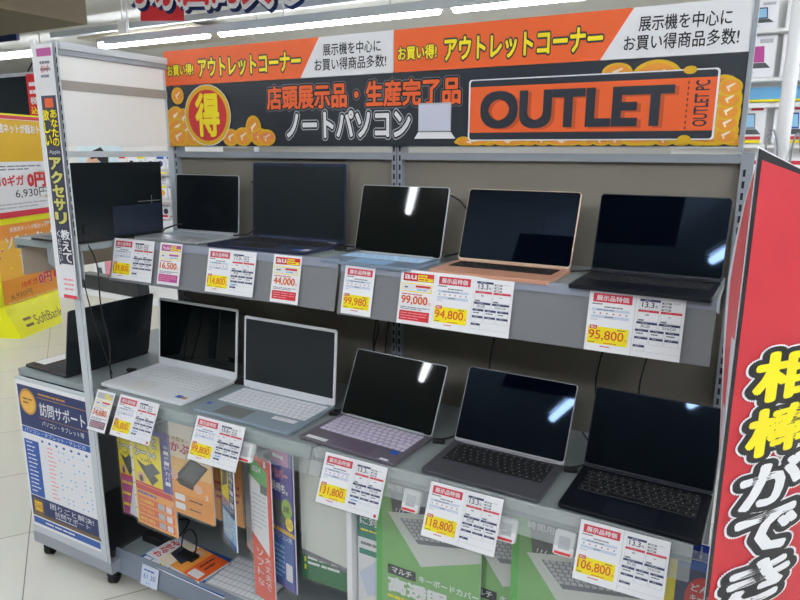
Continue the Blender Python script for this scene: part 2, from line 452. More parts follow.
for cx, cy in ((-2.19, 1.31), (-2.10, 1.40), (-1.84, 1.31), (-1.86, 2.05), (-2.19, 2.05)):
    b = MB(); b.cyl((-.012, 0, -.026), (.012, 0, -.026), .026, RUBBER, 20); b.box(-.018, -.016, -.02, .018, .016, .004, RUBBER)
    o = b.build('castor'); o.parent = e; o.location = (cx - ER[0], cy - ER[1], .052); o.rotation_euler = (0, 0, R(25))
# end shelves
def eshelf(z, x0, label, lip):
    t = thing('end_rack_shelf', label, 'shelf', (-2.0, 1.72, z), group='shelves of the end rack')
    b = MB(); b.box(x0+2.0, -.42, -.022, .168, .4, 0, STEELD); b.box(x0+2.0, -.42, -.034, x0+2.012, .4, -.022, STEELD); b.build('shelf_board', t)
    if lip:
        b = MB(); b.box(x0+2.0-.006, -.40, -.128, x0+2.0, .40, .004, BEIGE); b.build('price_rail', t)
        b = MB(); b.add([(.14,-.414,-.022),(.14,-.414,-.1),(.03,-.414,-.085),(-.02,-.414,-.06),(-.02,-.414,-.022)], [(0,1,2,3,4)], STEEL)
        vs = [(.165,-.414,-.022),(.165,-.414,-.11),(.06,-.414,-.10),(-.005,-.414,-.072),(-.005,-.414,-.022)]
        b = MB(); b.add(vs+[(x, y+.004, z_) for x, y, z_ in vs], [(0,1,2,3,4),(9,8,7,6,5)]+[(i,(i+1)%5,5+(i+1)%5,5+i) for i in range(5)], STEEL); b.build('bracket', t)
    return t
eshelf(ZU, -2.165, 'upper grey shelf of the end rack holding an open black laptop', True)
eshelf(ZL, -2.236, 'lower grey shelf of the end rack holding one black laptop', False)

# ------------------------------------------------------------------ laptops
def lap_mat(nm, rgb, rough=.35, metal=.0): return mat(nm, rgb, rough, metal, coat=0)
GLASS = mat('black_glass_screen', (3, 9, 10), 0.03, spec=0.22)
GLASSB = mat('coated_black_glass_screen', (3, 6, 10), 0.03, spec=0.24)
GLASSB.node_tree.nodes['Principled BSDF'].inputs['Specular Tint'].default_value = (.42, .62, 1, 1)
MATTE = mat('matt_lcd_screen', (30, 37, 42), 0.32, spec=0.45)
MATTE2 = mat('matt_dark_lcd_screen', (14, 20, 25), 0.25, spec=0.45)
BLKLID = mat('black_lid', (24, 30, 34), 0.22, spec=.5)
LEG_W = mat('key_legend', (190, 196, 206), .5)

def laptop(zs, x, y, yaw, w, h, al, d, label, body, keys, kb, pad, style='glass', chin=.0, screen=GLASS, rim=None,
           legend=None, stickers=(), kbx=(.05, .95), kby=(.12, .52), pdx=(.32, .68), lidback=None, notch=False, numpad=False, group='open laptops on the shelves'):
    t = thing('laptop', label, 'laptop', (x, y, zs), (0, 0, yaw), group)
    b = MB()
    b.prism(rrect(-w/2, -d, w/2, .006, .009), .0015, .0112, body, .0012, inset=.009)
    for sx in (-1, 1):
        for yy in (-d+.02, -.02): b.cyl((sx*(w/2-.03), yy, 0), (sx*(w/2-.03), yy, .003), .006, RUBBER, 10)
    b.build('base', t)
    # keyboard: rows of keys in a well. v runs from hinge (0) to front (1)
    X = lambda u: -w/2 + u*w
    Y = lambda v: -v*d
    k = MB(); x0, x1 = X(kbx[0]), X(kbx[1]); y0, y1 = Y(kby[1]), Y(kby[0])
    k.box(x0, y0, .0107, x1, y1, .0115, kb)
    rows = 6; rh = (y1-y0)/rows; nc = 17 if numpad else 14; g_ = .0011
    zt = .0125
    for r_ in range(rows):
        yt = y1 - r_*rh; yb = yt - rh + g_*1.6; hh = rh
        if r_ == 0: cells = [1]*nc
        elif r_ == 1: cells = [1]*(nc-1)+[1]
        elif r_ == 2: cells = [1.4]+[1]*(nc-2)+[.6]
        elif r_ == 3: cells = [1.7]+[1]*(nc-3)+[1.3]
        elif r_ == 4: cells = [2.1]+[1]*(nc-4)+[1.9]
        else: cells = [1,1,1,1.1,4.2,1,1]+[1]*max(0, nc-11)+[1, .7]
        s_ = sum(cells); xx = x0
        for c in cells:
            cw = (x1-x0)*c/s_
            a_, b_ = xx+g_, xx+cw-g_
            k.add([(a_, yb, .0115), (b_, yb, .0115), (b_, yt-g_, .0115), (a_, yt-g_, .0115),
                   (a_+.0006, yb+.0006, zt), (b_-.0006, yb+.0006, zt), (b_-.0006, yt-g_-.0006, zt), (a_+.0006, yt-g_-.0006, zt)],
                  [(4,5,6,7),(0,1,5,4),(1,2,6,5),(2,3,7,6),(3,0,4,7)], keys)
            if legend and c < 3:
                mx_, my_ = (a_+b_)/2, (yb+yt)/2
                k.add([(mx_-.0022, my_+.000, zt+.0001), (mx_+.001, my_+.000, zt+.0001), (mx_+.001, my_+.0026, zt+.0001), (mx_-.0022, my_+.0026, zt+.0001)], [(0,1,2,3)], legend)
            xx += cw
    k.build('keyboard', t)
    p = MB(); p.prism(rrect(X(pdx[0]), Y(.95), X(pdx[1]), Y(kby[1]+.06), .004), .0109, .0115, pad); p.build('trackpad', t)
    for (u0, v0, u1, v1, ms, nm, lb) in stickers:
        s_ = MB(); s_.box(X(u0), Y(v1), .0111, X(u1), Y(v0), .0116, ms)
        if nm == 'intel_like': nm = 'sticker'
        o = s_.build(nm, t)
        if lb: o['label'] = lb
    # lid
    LM = Matrix.Translation((0, 0, .0117)) @ Matrix.Rotation(-al, 4, 'X')
    LP = LM @ Matrix(((1,0,0,0),(0,0,-1,0),(0,1,0,0),(0,0,0,1)))   # xy outline -> lid plane, z -> towards the user
    lidm = lidback or body
    lb_ = MB(); lb_.prism(rrect(-w/2, .0, w/2, h, .008), -.0045, 0, rim or body, .0008, M=LP)
    lid = lb_.build('lid', t)
    if lidback:
        q = MB(); q.prism(rrect(-w/2+.001, .001, w/2-.001, h-.001, .007), -.0052, -.0044, lidback, M=LP); q.build('lid_cover', lid)
    if style == 'glass':
        q = MB(); q.prism(rrect(-w/2+.0022, .0022+chin, w/2-.0022, h-.0022, .0065), 0, .0005, screen, M=LP); q.build('screen', lid)
    else:
        bx, bt, bb = style
        q = MB(); q.box(-w/2+bx, bb, .0, w/2-bx, h-bt, .0005, screen, LP); q.build('screen', lid)
    if notch:
        q = MB(); q.box(-.02, h-.006, .0, .02, h-.001, .0009, RUBBER, LP); q.build('webcam', lid)
    q = MB(); q.cyl((-w*.42, .002, .0112), (w*.42, .002, .0112), .0045, rim or body, 12); q.build('hinge', t)
    return t, lid, LP

B_SIL = lap_mat('silver_alu', (176, 180, 186), .35, .3)
B_NAVY = lap_mat('navy_alu', (50, 58, 84), .35, .3)
B_PALE = lap_mat('ice_blue_alu', (128, 146, 168), .4, .2)
B_PALEK = lap_mat('ice_blue_key', (176, 208, 238), .5)
B_PALEP = lap_mat('ice_blue_pad', (150, 190, 228), .4)
B_GOLD = lap_mat('rose_gold_alu', (218, 164, 138), .38, .3); B_GRIM = lap_mat('gold_rim', (206, 180, 158), .35, .4)
B_MID = lap_mat('midnight_alu', (22, 27, 38), .35, .3)
B_WHT = lap_mat('white_shell', (228, 230, 234), .35)
B_GRN = lap_mat('silver_green_deck', (146, 160, 172), .4, .2)
B_PAD = lap_mat('olive_pad', (112, 116, 112), .4)
B_MAU = lap_mat('mauve_alu', (116, 108, 119), .38, .3)
B_LAV = lap_mat('lavender_key', (204, 194, 216), .5)
B_SPG = lap_mat('space_grey_alu', (92, 93, 100), .4, .4)
B_SPR = lap_mat('space_grey_rim', (150, 150, 156), .35, .5)
B_BLK = lap_mat('black_shell', (20, 22, 25), .4)
K_BLK = lap_mat('black_key', (16, 17, 22), .45)
K_DK = lap_mat('dark_key', (36, 40, 52), .45)
K_WELL = lap_mat('dark_well', (10, 10, 13), .6)
K_WHT = lap_mat('white_key', (236, 238, 242), .45)
K_LG = lap_mat('grey_gap', (150, 158, 168), .5)
K_MG = lap_mat('mauve_gap', (84, 74, 92), .5)
STK_B = mat('blue_sticker', (30, 90, 190), .3); STK_W = mat('white_sticker', (232, 232, 236), .3)

la, lid, LP = laptop(ZU, -1.653, 1.657, .023, .278, .194, .081, .190, 'silver laptop with dark blank screen, leftmost on the upper gondola shelf', B_SIL, K_LG, B_SIL, B_SIL, 'glass', chin=.004, screen=MATTE2, rim=B_SIL, stickers=((.78,.86,.86,.93,STK_W,'sticker','small white sticker'),))
laptop(ZU, -1.282, 1.672, .016, .358, .236, .069, .215, 'large navy laptop with thin navy screen frame on the upper shelf', B_NAVY, K_BLK, B_NAVY, B_BLK, (.006, .009, .009), screen=MATTE, notch=True, numpad=True, kbx=(.03,.97), pdx=(.26,.62), stickers=((.84,.78,.92,.90,STK_B,'sticker','blue sticker'), (.925,.78,.985,.90,STK_W,'sticker','silver white sticker'), (.86,.06,.95,.10,STK_W,'badge','white badge')))
laptop(ZU-.006, -.873, 1.578, -.0434, .278, .192, .2545, .165, 'pale ice blue laptop with glossy screen, left of the rose gold one', B_PALE, B_PALEK, B_PALE, B_PALEP, 'glass', rim=B_SIL, pdx=(.30,.72))
laptop(ZU-.006, -.544, 1.591, -.018, .300, .195, .356, .174, 'rose gold laptop with black keyboard and glossy black screen', B_GOLD, K_BLK, K_WELL, B_GOLD, 'glass', screen=GLASSB, rim=B_GRIM, chin=.004, kbx=(.06,.94), kby=(.1,.55))
laptop(ZU-.006, -.203, 1.593, -.035, .287, .189, .2843, .190, 'midnight black thin laptop, rightmost on the upper shelf', B_MID, K_BLK, K_WELL, B_MID, 'glass', screen=GLASSB, chin=.006, legend=mat('dim_legend', (90,96,112), .5))
laptop(ZL, -1.644, 1.559, -.005, .366, .235, .097, .240, 'all white laptop with white bezel, leftmost on the lower gondola shelf', B_WHT, K_WHT, B_SIL, mat('white_pad', (222,222,218), .3), (.008, .009, .024), numpad=True, stickers=((.84,.80,.90,.88,STK_B,'sticker','blue oval sticker'), (.905,.82,.96,.88,BRONZE,'sticker','gold sticker')), pdx=(.24,.52), kby=(.07,.60))
laptop(ZL, -1.225, 1.524, -.011, .355, .230, .087, .219, 'silver grey laptop with white keys and white screen frame', B_GRN, K_WHT, K_LG, B_PAD, (.008, .009, .022), screen=MATTE, rim=B_WHT, numpad=True, kbx=(.04,.97), kby=(.06,.60), pdx=(.2,.5), stickers=((.015,.70,.055,.78,STK_B,'sticker','blue sticker'), (.70,.65,.93,.74,STK_W,'sticker','white label')))
laptop(ZL, -.853, 1.479, -.073, .302, .193, .450, .184, 'mauve laptop with lavender keys and glossy screen on the lower shelf', B_MAU, B_LAV, K_MG, mat('mauve_pad', (100,88,106), .3), 'glass', rim=B_SIL, stickers=((.06,.88,.28,.96,STK_W,'sticker','white label'), (.86,.66,.93,.76,STK_B,'sticker','blue sticker'), (.85,.93,.93,.98,STK_W,'sticker','small white label')), pdx=(.34,.72), kby=(.05,.64))
laptop(ZL, -.498, 1.479, -.024, .292, .199, .467, .187, 'space grey laptop with black keyboard, between the mauve and midnight ones', B_SPG, K_BLK, K_WELL, mat('space_pad', (80,81,88), .35), 'glass', screen=GLASSB, chin=.006, rim=B_SPR, legend=LEG_W, kbx=(.07,.93), kby=(.06,.59))
laptop(ZL, -.169, 1.499, -.030, .286, .193, .425, .207, 'midnight black laptop, rightmost on the lower shelf beside the banner', B_MID, K_BLK, K_WELL, mat('mid_pad', (26,30,40), .3), 'glass', screen=GLASSB, chin=.006, legend=LEG_W, kbx=(.07,.93), kby=(.06,.58))
t_, lid, LP = laptop(ZU, -1.830, 1.452, -1.600, .338, .236, .046, .226, 'black laptop seen from behind on the upper end shelf, marked by a thin logo line', B_BLK, K_DK, K_WELL, B_BLK, 'glass', lidback=BLKLID)
q = MB()
for a_, b_, c_, d_ in ((-.09, -.055, .107, .1085), (-.052, -.004, .107, .1085), (-.0545, -.0535, .09, .126), (-.003, .0, .1065, .109)):
    q.box(a_-.07, c_, -.0058, b_-.07, d_, -.0052, mat('grey_mark', (130,132,136), .5), LP)
q.build('logo', lid)
q = MB(); q.box(-.165, .002, -.0062, .03, .098, -.0056, mat('painted_reflection_blue', (40, 48, 62), .15), LP); o = q.build('painted_reflection', lid); o['label'] = 'reflection painted as a lighter bluish patch on the lower lid'  # reflection in the glossy lid, put into a lighter coloured patch
q = MB(); q.box(.118, .018, -.0105, .136, .045, -.0056, RUBBER, LP); q.build('security_tag', lid)
t_, lid, LP = laptop(ZL, -1.985, 1.477, -1.611, .335, .235, .231, .235, 'black laptop seen from behind on the lower end shelf, above the blue poster', B_BLK, K_DK, B_BLK, B_BLK, 'glass', lidback=BLKLID, stickers=((.3,.72,.9,.98,STK_W,'sticker','white sheet on the palm rest'),), pdx=(.1,.25))
q = MB(); q.cyl(LP @ Vector((-.115, .085, -.0056)), LP @ Vector((-.115, .085, -.010)), .011, RUBBER, 20); q.build('security_tag', lid)

# ------------------------------------------------------------------ price cards
def price_art(a, price, x0=0.0, x1=1.0):
    u = lambda t: x0 + t*(x1-x0)
    a.rect(u(.09), .80, u(.93), .94, CARDRED, 1); a.text('展示品特価', u(.16), .825, u(.86), .915, WHITE, 2, .02)
    a.lines(u(.08), .755, u(.45), .785, 1, MGREY, 1, .6, .2); a.lines(u(.35), .71, u(.92), .745, 1, GREY, 1, .6, .15)
    a.rect(u(.08), .655, u(.90), .70, PALEBLUE, 1); a.rect(u(.08), .54, u(.90), .59, PALEBLUE, 1)
    a.lines(u(.2), .665, u(.8), .69, 1, GREY, 2, .6, .2); a.lines(u(.38), .55, u(.6), .58, 1, GREY, 2, .6, .3)
    for k, c in enumerate((GREY, RED, GREY, RED, RED, GREY)): a.ell(u(.14+.14*k), .622, (x1-x0)*.022, .012, c, 1, 8)
    a.lines(u(.08), .50, u(.3), .525, 1, LGREY, 1, .6)
    a.rect(u(.05), .12, u(.92), .40, YELLOW, 1); a.rect(u(.08), .36, u(.24), .42, RED, 2); a.text('税込', u(.10), .37, u(.22), .41, WHITE, 3, .02)
    a.text(price, u(.07), .175, u(.83), .345, PRICE, 2, .012); a.text('円', u(.85), .185, u(.91), .235, PRICE, 2)
    a.lines(u(.68), .355, u(.9), .385, 1, BROWN, 2, .5, .4); a.lines(u(.08), .13, u(.28), .155, 1, BROWN, 2, .5, .4); a.lines(u(.42), .13, u(.8), .155, 1, PRICE, 2, .5, .3)
    a.lines(u(.34), .07, u(.62), .095, 1, RED, 1, .6, .3)
def spec_art(a, x0, x1, size='13.3', lit=False):
    u = lambda t: x0 + t*(x1-x0)
    def cell(a0, b0, a1, b1, c=NAVY): 
        a.rect(u(a0), b1-.034, u(a1), b1+.002, c, 1); a.lines(u(a0+.06*(a1-a0)*4), b1-.020, u(a1-.3*(a1-a0)), b1-.012, 1, LPINK if c is not NAVY else PALEBLUE, 2, .9, .3)
        for (p, q_) in (((a0, b0), (a0+.006, b1)), ((a1-.006, b0), (a1, b1)), ((a0, b0), (a1, b0+.004))): a.rect(u(p[0]), p[1], u(q_[0]), q_[1], LGREY, 1)
    cell(.08, .76, .50, .92); a.text(size, u(.13), .79, u(.38), .88, BLACK, 2, .01); a.text('型', u(.40), .795, u(.46), .835, BLACK, 2)
    for k in range(3): a.rect(u(.53), .865-.05*k, u(.72), .895-.05*k, GREY, 1); a.rect(u(.57), .872-.05*k, u(.68), .886-.05*k, WHITE, 2)
    a.lines(u(.75), .885, u(.95), .90, 1, LGREY, 1, .6, .2)
    cell(.06, .57, .49, .75, CARDRED); cell(.52, .57, .95, .75, CARDRED)
    a.lines(u(.22), .66, u(.32), .69, 1, MGREY, 1, .6); a.lines(u(.68), .66, u(.77), .68, 1, MGREY, 1, .5); a.rect(u(.08), .575, u(.2), .60, GREY, 1); a.rect(u(.54), .575, u(.66), .60, GREY, 1)
    cell(.05, .45, .48, .56); cell(.51, .45, .94, .56); a.text('8GB', u(.15), .47, u(.34), .52, MGREY, 2); a.text('256GB', u(.58), .475, u(.86), .515, MGREY, 2)
    for r_, yy in enumerate((.33, .21)):
        for c in range(3):
            cell(.04+.31*c, yy, .32+.31*c, yy+.11)
            if r_ == 0: a.lines(u(.07+.31*c), yy+.03, u(.28+.31*c), yy+.06, 1, MGREY, 1, .6, .3)
    if lit: a.rect(u(.08), .225, u(.3), .25, SKY, 2)
    cell(.03, .09, .27, .19); a.rect(u(.27), .09, u(.95), .094, LGREY, 1)
def promo_art(a, price, col, word, foot):
    a.rect(.08, .80, .95, .95, col, 1); a.text(word, .12, .835, .46, .915, WHITE, 2, .02)
    a.rect(.50, .865, .76, .925, YELLOW, 2); a.rect(.50, .81, .93, .87, YELLOW, 2); a.lines(.53, .82, .9, .915, 2, col, 3, .4, .4)
    a.rect(.05, .60, .93, .76, YELLOW, 1); a.rect(.075, .615, .905, .745, WHITE, 2)
    a.lines(.14, .66, .32, .71, 1, MGREY, 3, .5, .5); a.rect(.46, .69, .88, .73, RED if col is not PINK else PINK, 3); a.lines(.5, .63, .85, .67, 1, SKY, 3, .5, .5)
    a.lines(.08, .54, .9, .575, 1, col, 1, .5, .2)
    a.outlined(price, .08, .36, .84, .53, PRICE, CREAM, 2, .02, .05); a.text('円', .86, .37, .93, .43, PRICE, 4)
    a.lines(.08, .27, .93, .33, 2, GREY, 1, .5, .2)
    a.rect(.06, .07, .92, .25, foot, 1); a.lines(.1, .09, .88, .23, 3, LPINK, 2, .35, .3)

def cardM(x, y, z, w, ti, ro):
    ct, st = math.cos(ti), math.sin(ti)
    def T(v): return Vector((v[0], v[1]*ct+v[2]*st, -v[1]*st+v[2]*ct))
    ax = T((math.cos(ro), 0, -math.sin(ro))); up = T((math.sin(ro), 0, math.cos(ro)))
    return ax, up
def card(x, y, z, w, h, ti, ro, kind, price, label, size='13.3', sleeve=False, col=RED, word='au', foot=RED, lit=False, dot=False, group='price cards on the rails'):
    ax, up = cardM(x, y, z, w, ti, ro)
    n = ax.cross(up)
    o = Vector((x, y-.0065, z+H)) - ax*w/2 - up*h + n*(.002 if sleeve else 0.0)
    t = thing('price_card', label, 'price card', (0, 0, 0)); t['group'] = group
    t.matrix_world = frameM(o, ax, up)
    if kind == 'double':
        a = Art(w/2-.0005, h, .0007, PAPER); price_art(a, price); 
        a.build('price_sheet', t)
        a = Art(w/2, h, .0007, PAPER); spec_art(a, 0, 1, size, lit)
        if dot: a.ell(.9, .06, .045, .032, RED, 2)
        o2 = a.build('spec_sheet', t); o2.location = (w/2, 0, 0)
    elif kind == 'single':
        a = Art(w, h, .0007, PAPER); price_art(a, price); a.build('price_sheet', t)
    else:
        a = Art(w, h, .0007, PAPER); promo_art(a, price, col, word, foot); a.build('price_sheet', t)
    if sleeve:
        # slightly wavy clear pocket in front
        b = MB(); nx, nz = 14, 10; vs = []
        for j in range(nz+1):
            for i in range(nx+1):
                u = i/nx; v = j/nz
                vs.append((-.004+u*(w+.008), -.0026-.0013*math.sin(u*7+x*20)*math.sin(v*3.1), -.004+v*(h+.01)))
        fs = [[j*(nx+1)+i, j*(nx+1)+i+1, (j+1)*(nx+1)+i+1, (j+1)*(nx+1)+i] for j in range(nz) for i in range(nx)]
        b.add(vs, fs, SLEEVE, True)
        b.box(-.004, .0008, -.004, w+.004, .0016, h+.006, SLEEVE); b.build('clear_sleeve', t)
    return t
YU = 1.424
GU = 'price cards on the rails'
card(-1.725, YU, -0.275, 0.182, 0.129, .22, 0, 'double', '139,800', 'price card reading 139,800, leftmost on the upper rail', '13.3')
card(-1.562, YU, -0.275, 0.093, 0.128, .22, 0, 'promo', '16,500', 'narrow magenta price card reading 16,500 on the upper rail', col=PINK, word='Y!mobile', foot=PINK)
card(-1.319, YU, -0.279, 0.180, 0.127, .22, 0, 'double', '114,800', 'price card reading 114,800 below the large navy laptop', '17.0', lit=True)
card(-1.119, YU, -0.278, 0.095, 0.131, .22, 0, 'promo', '44,000', 'narrow red and white price card reading 44,000')
card(-0.887, YU, -0.288, 0.090, 0.126, .22, .01, 'single', '99,980', 'single price card reading 99,980 under the ice blue laptop')
card(-0.719, YU, -0.285, 0.095, 0.133, .22, 0, 'promo', '99,000', 'narrow red and white price card reading 99,000')
card(-0.573, YU, -0.285, 0.196, 0.134, .22, 0, 'double', '94,800', 'price card reading 94,800 under the rose gold laptop')
card(-0.209, YU, -0.287, 0.192, 0.131, .22, 0, 'double', '95,800', 'price card reading 95,800 under the upper midnight laptop')
YB = 1.277
card(-1.729, YB, -.734, .081, .124, .44, 0, 'promo', '34,680', 'narrow grey, white and yellow price card reading 34,680', col=LGREY, word='', foot=GREY, sleeve=True)
card(-1.58, YB, -.731, .169, .123, .44, 0, 'double', '95,800', 'sleeved price card reading 95,800 below the white laptop', '15.6', sleeve=True, lit=True, dot=True)
card(-1.255, YB, -.735, .178, .122, .42, 0, 'double', '99,800', 'sleeved price card reading 99,800 below the silver grey laptop', '15.6', sleeve=True, lit=True)
card(-.812, YB, -.744, .180, .124, .42, 0, 'double', '131,800', 'sleeved price card reading 131,800 below the mauve laptop', sleeve=True, lit=True, dot=True)
card(-.517, YB, -.748, .177, .123, .44, 0, 'double', '118,800', 'sleeved price card reading 118,800 below the space grey laptop', sleeve=True)
card(-.172, YB, -.745, .175, .118, .44, 0, 'double', '106,800', 'sleeved price card reading 106,800 below the lower midnight laptop', sleeve=True)

# white security units clipped behind the clear rail
for x, z, lb in ((-1.160, -.802, 'under the silver grey laptop'), (-.652, -.808, 'left of the 118,800 card'), (-.415, -.812, 'right of the 118,800 card'), (-.288, -.806, 'left of the 106,800 card')):
    t = thing('security_clip', 'small white plastic clip on the clear rail, ' + lb, 'clip', (x, 1.262, z+H), (-.42, 0, 0), 'white clips on the clear rail')
    b = MB(); M = Matrix(((1,0,0,0),(0,0,-1,0),(0,1,0,0),(0,0,0,1)))
    b.prism(rrect(-.022, -.026, .022, .026, .006), -.006, .008, WPLAST, .0015, M=M); b.build('housing', t)
    b = MB(); b.box(-.012, -.0092, -.012, .012, -.008, .014, LGREY); b.build('window', t)
    b = MB(); b.box(-.018, -.0092, -.023, .016, -.008, -.018, RED); b.build('stripe', t)

# ------------------------------------------------------------------ header signs
def swoosh_coin(a, cx, cy, rx, ry, L, rot=0):
    a.ell(cx, cy, rx, ry, GOLDY, L, rot=rot); a.ell(cx, cy, rx*.82, ry*.80, AMBER, L+.25, rot=rot)
    a.poly([(cx-rx*.35, cy+ry*.1), (cx-rx*.1, cy-ry*.1), (cx+rx*.4, cy+ry*.35), (cx+rx*.3, cy+ry*.45)], CREAM, L+.5); a.poly([(cx-rx*.35, cy+ry*.1), (cx-rx*.15, cy-ry*.4), (cx+rx*.0, cy-ry*.4), (cx-rx*.1, cy-ry*.02)], CREAM, L+.75)
Y0 = 1.700
def orange_sign(x0, x1, label):
    t = thing('outlet_corner_sign', label, 'sign', (x0, Y0, H+.2148), group='orange and white header signs')
    a = Art(x1-x0, .112, .004, WHITE)
    a.poly([(0, 0), (.64, 0), (.72, 1), (0, 1)], ORANGE, 1)
    a.outlined('お買い得!', .015, .27, .15, .60, YELLOW, CHAR, 2, .03, .11)
    a.outlined('アウトレットコーナー', .175, .17, .645, .72, YELLOW, CHAR, 2, .035, .11)
    a.text('展示機を中心に', .735, .52, .955, .82, BLACK, 2, .012); a.text('お買い得商品多数!', .70, .15, .975, .46, BLACK, 2, .012)
    a.build('printed_board', t)
orange_sign(-1.846, -.950, 'orange and white slanted corner sign, left of the two')
orange_sign(-.948, -.062, 'orange and white slanted corner sign, right of the two')
t = thing('outlet_sign', 'long black outlet sign with gold coins and orange lettering', 'sign', (-1.846, Y0, H+.014))
W = 1.784; a = Art(W, .199, .004, mat('sign_black', (44, 50, 58), .35))
rng = random.Random(3)
# coins at left
a.poly([(0,0),(.085,0),(.08,.28),(.05,.5),(.0,.62)], AMBER, 1)
for k in range(19): swoosh_coin(a, .625+.0205*k, .065, .013, .062, 1.2+.8*(k % 2), 0)
for k in range(5): swoosh_coin(a, .984, .12+.13*k, .014, .10, 15.5+.3*k, 0)
swoosh_coin(a, .030, .84, .016, .14, 2)
for k, (cx, cy, rx, ry) in enumerate(((.022,.50,.022,.17),(.045,.46,.022,.17),(.024,.30,.024,.18),(.05,.25,.024,.18),(.026,.16,.026,.16),(.07,.16,.026,.16),(.09,.14,.022,.14),(.16,.14,.02,.14),(.19,.15,.022,.15),(.215,.28,.018,.20),(.23,.14,.022,.14),(.245,.13,.02,.13))):
    swoosh_coin(a, cx, cy, rx, ry, 3+k, 0)
a.ell(.106, .50, .058, .498, WHITE, 17); a.ell(.106, .50, .0565, .485, GOLDY, 18); a.ell(.106, .50, .048, .415, RED, 19)
a.text('得', .076, .15, .137, .87, YELLOW, 20, .035)
a.text('ビッカメ', .215, .10, .262, .22, mat('sign_pink', (226,110,120), .4), 18, .02)
a.outlined('店頭展示品・生産完了品', .247, .55, .619, .92, ORANGE, BLACK, 2, .035, .10, line2=GREY, out2=.125)
a.outlined('ノートパソコン', .289, .12, .534, .52, WHITE, BLACK, 2, .035, .10, line2=LGREY, out2=.13)
a.rect(.548, .20, .604, .58, LGREY, 8); a.rect(.5495, .215, .6025, .56, mat('lilac_print', (206,208,226), .4), 9); a.poly([(.541,.10),(.612,.10),(.604,.19),(.548,.19)], WHITE, 9)
for k, (cx, cy, rx, ry) in enumerate(((.845,.86,.02,.11),(.895,.78,.032,.20),(.975,.60,.022,.18),(.935,.52,.024,.2),(.965,.38,.028,.2),(.985,.50,.014,.18),(.93,.22,.03,.2),(.965,.17,.034,.165),(.88,.14,.03,.135),(.985,.36,.014,.2),(.70,.06,.03,.055),(.64,.055,.03,.05),(.78,.06,.03,.055),(.94,.66,.016,.11))):
    swoosh_coin(a, min(cx, .999-rx), cy, rx, ry, 2 + k)
a.rr(.633, .07, .971, .855, .008, WHITE, 17.5); a.rr(.6355, .085, .9685, .84, .007, CHAR, 18); a.rect(.6355, .175, .9685, .76, ORANGE, 18.5)
a.text('OUTLET', .657, .205, .925, .68, mat('outlet_edge',(190,80,36),.45), 19, .038); a.text('OUTLET', .652, .225, .920, .70, CHAR, 20, .038)
for k in range(9): a.rect(.935, .19+.063*k, .9365, .222+.063*k, CHAR, 19)
a.text('OUTLET PC', .944, .22, .961, .73, CHAR, 19, .02, rot=90)
a.ell(.936, .845, .008, .045, GOLDY, 19.5); a.ell(.936, .08, .008, .045, GOLDY, 19.5)
a.rect(.5022, 0, .5028, 1, MGREY, 22)
a.build('printed_board', t)

# strip sign on the near post
t = thing('post_strip_sign', 'tall narrow hanging strip sign with yellow vertical lettering on the near post', 'sign', (-1.897, 1.266, H-.45))
a = Art(.078, .745, .003, WHITE)
a.rect(.12, .955, .98, .985, PINK, 1); a.lines(.25, .87, .85, .945, 3, GREY, 1, .4, .3); a.text('おトク', .3, .895, .75, .925, RED, 2, .02)
a.rect(.12, .14, .98, .81, mat('strip_dark', (70, 72, 92), .4), 1)
a.rect(.3, .765, .8, .80, ORANGE, 2)
for k, c in enumerate('欲しい'): a.outlined(c, .12, .715-.048*k, .5, .758-.048*k, YELLOW, BLACK, 3, .04, .09)
for k, c in enumerate('あなたの'): a.outlined(c, .55, .725-.036*k, .95, .758-.036*k, YELLOW, BLACK, 3, .03, .08)
a.text('Apple', .25, .585, .9, .603, WHITE, 2)
for k, c in enumerate('アクセサリ'): a.outlined(c, .2, .525-.054*k, .92, .575-.054*k, mat('khaki_print', (216,210,120), .4), BLACK, 3, .05, .11)
a.rect(.25, .0, 1, .145, WHITE, 4)
for k, c in enumerate('教えて'): a.outlined(c, .42, .245-.047*k, .98, .288-.047*k, WHITE, BLACK, 5, .03, .11)
for k, c in enumerate('ください'): a.text(c, .18, .255-.034*k, .38, .283-.034*k, WHITE, 5, .01)
a.lines(.3, .03, .9, .09, 3, LPINK, 5, .4, .4); a.rect(.2, 0, 1, .015, CARDRED, 5)
a.build('printed_strip', t)
b = MB(); b.box(-.012, -.001, .0, .006, .003, .76, WPLAST); b.build('backing_strip', t)

# poster on the end rack side
t = thing('support_poster', 'blue and white framed support service poster on the end rack side', 'poster', (-2.234, 1.2815, H-1.345))
a = Art(.392, .562, .004, WHITE)
a.rect(.025, .70, .975, .975, DBLUE, 1); a.ell(.16, .87, .12, .085, BRONZE, 2); a.ell(.16, .87, .10, .07, mat('gold_light', (232,176,70), .35), 3); a.lines(.09, .85, .23, .90, 2, BROWN, 4, .4, .5)
a.lines(.32, .93, .92, .95, 1, BRONZE, 2, .6, .1); a.rect(.30, .915, .96, .919, BRONZE, 2)
a.text('訪問サポート', .32, .80, .93, .89, WHITE, 2, .012); a.rect(.30, .785, .96, .788, BRONZE, 2); a.text('パソコン・タブレット等', .33, .735, .90, .77, WHITE, 2)
a.rect(.025, .655, .975, .695, BLUE, 1); a.text('パソコン・タブレット・テレビの', .06, .662, .9, .69, WHITE, 2)
a.rect(.03, .225, .24, .61, BLUE, 1)
for r_ in range(13): a.lines(.06, .585-.028*r_, .20, .60-.028*r_, 1, WHITE, 2, .5, .5)
for r_ in range(14): a.rect(.24, .232+.0272*r_, .97, .2335+.0272*r_, PALEBLUE, 1)
for r_ in range(13): a.lines(.36, .585-.028*r_, .47, .598-.028*r_, 1, LPINK, 2, .6, .4)
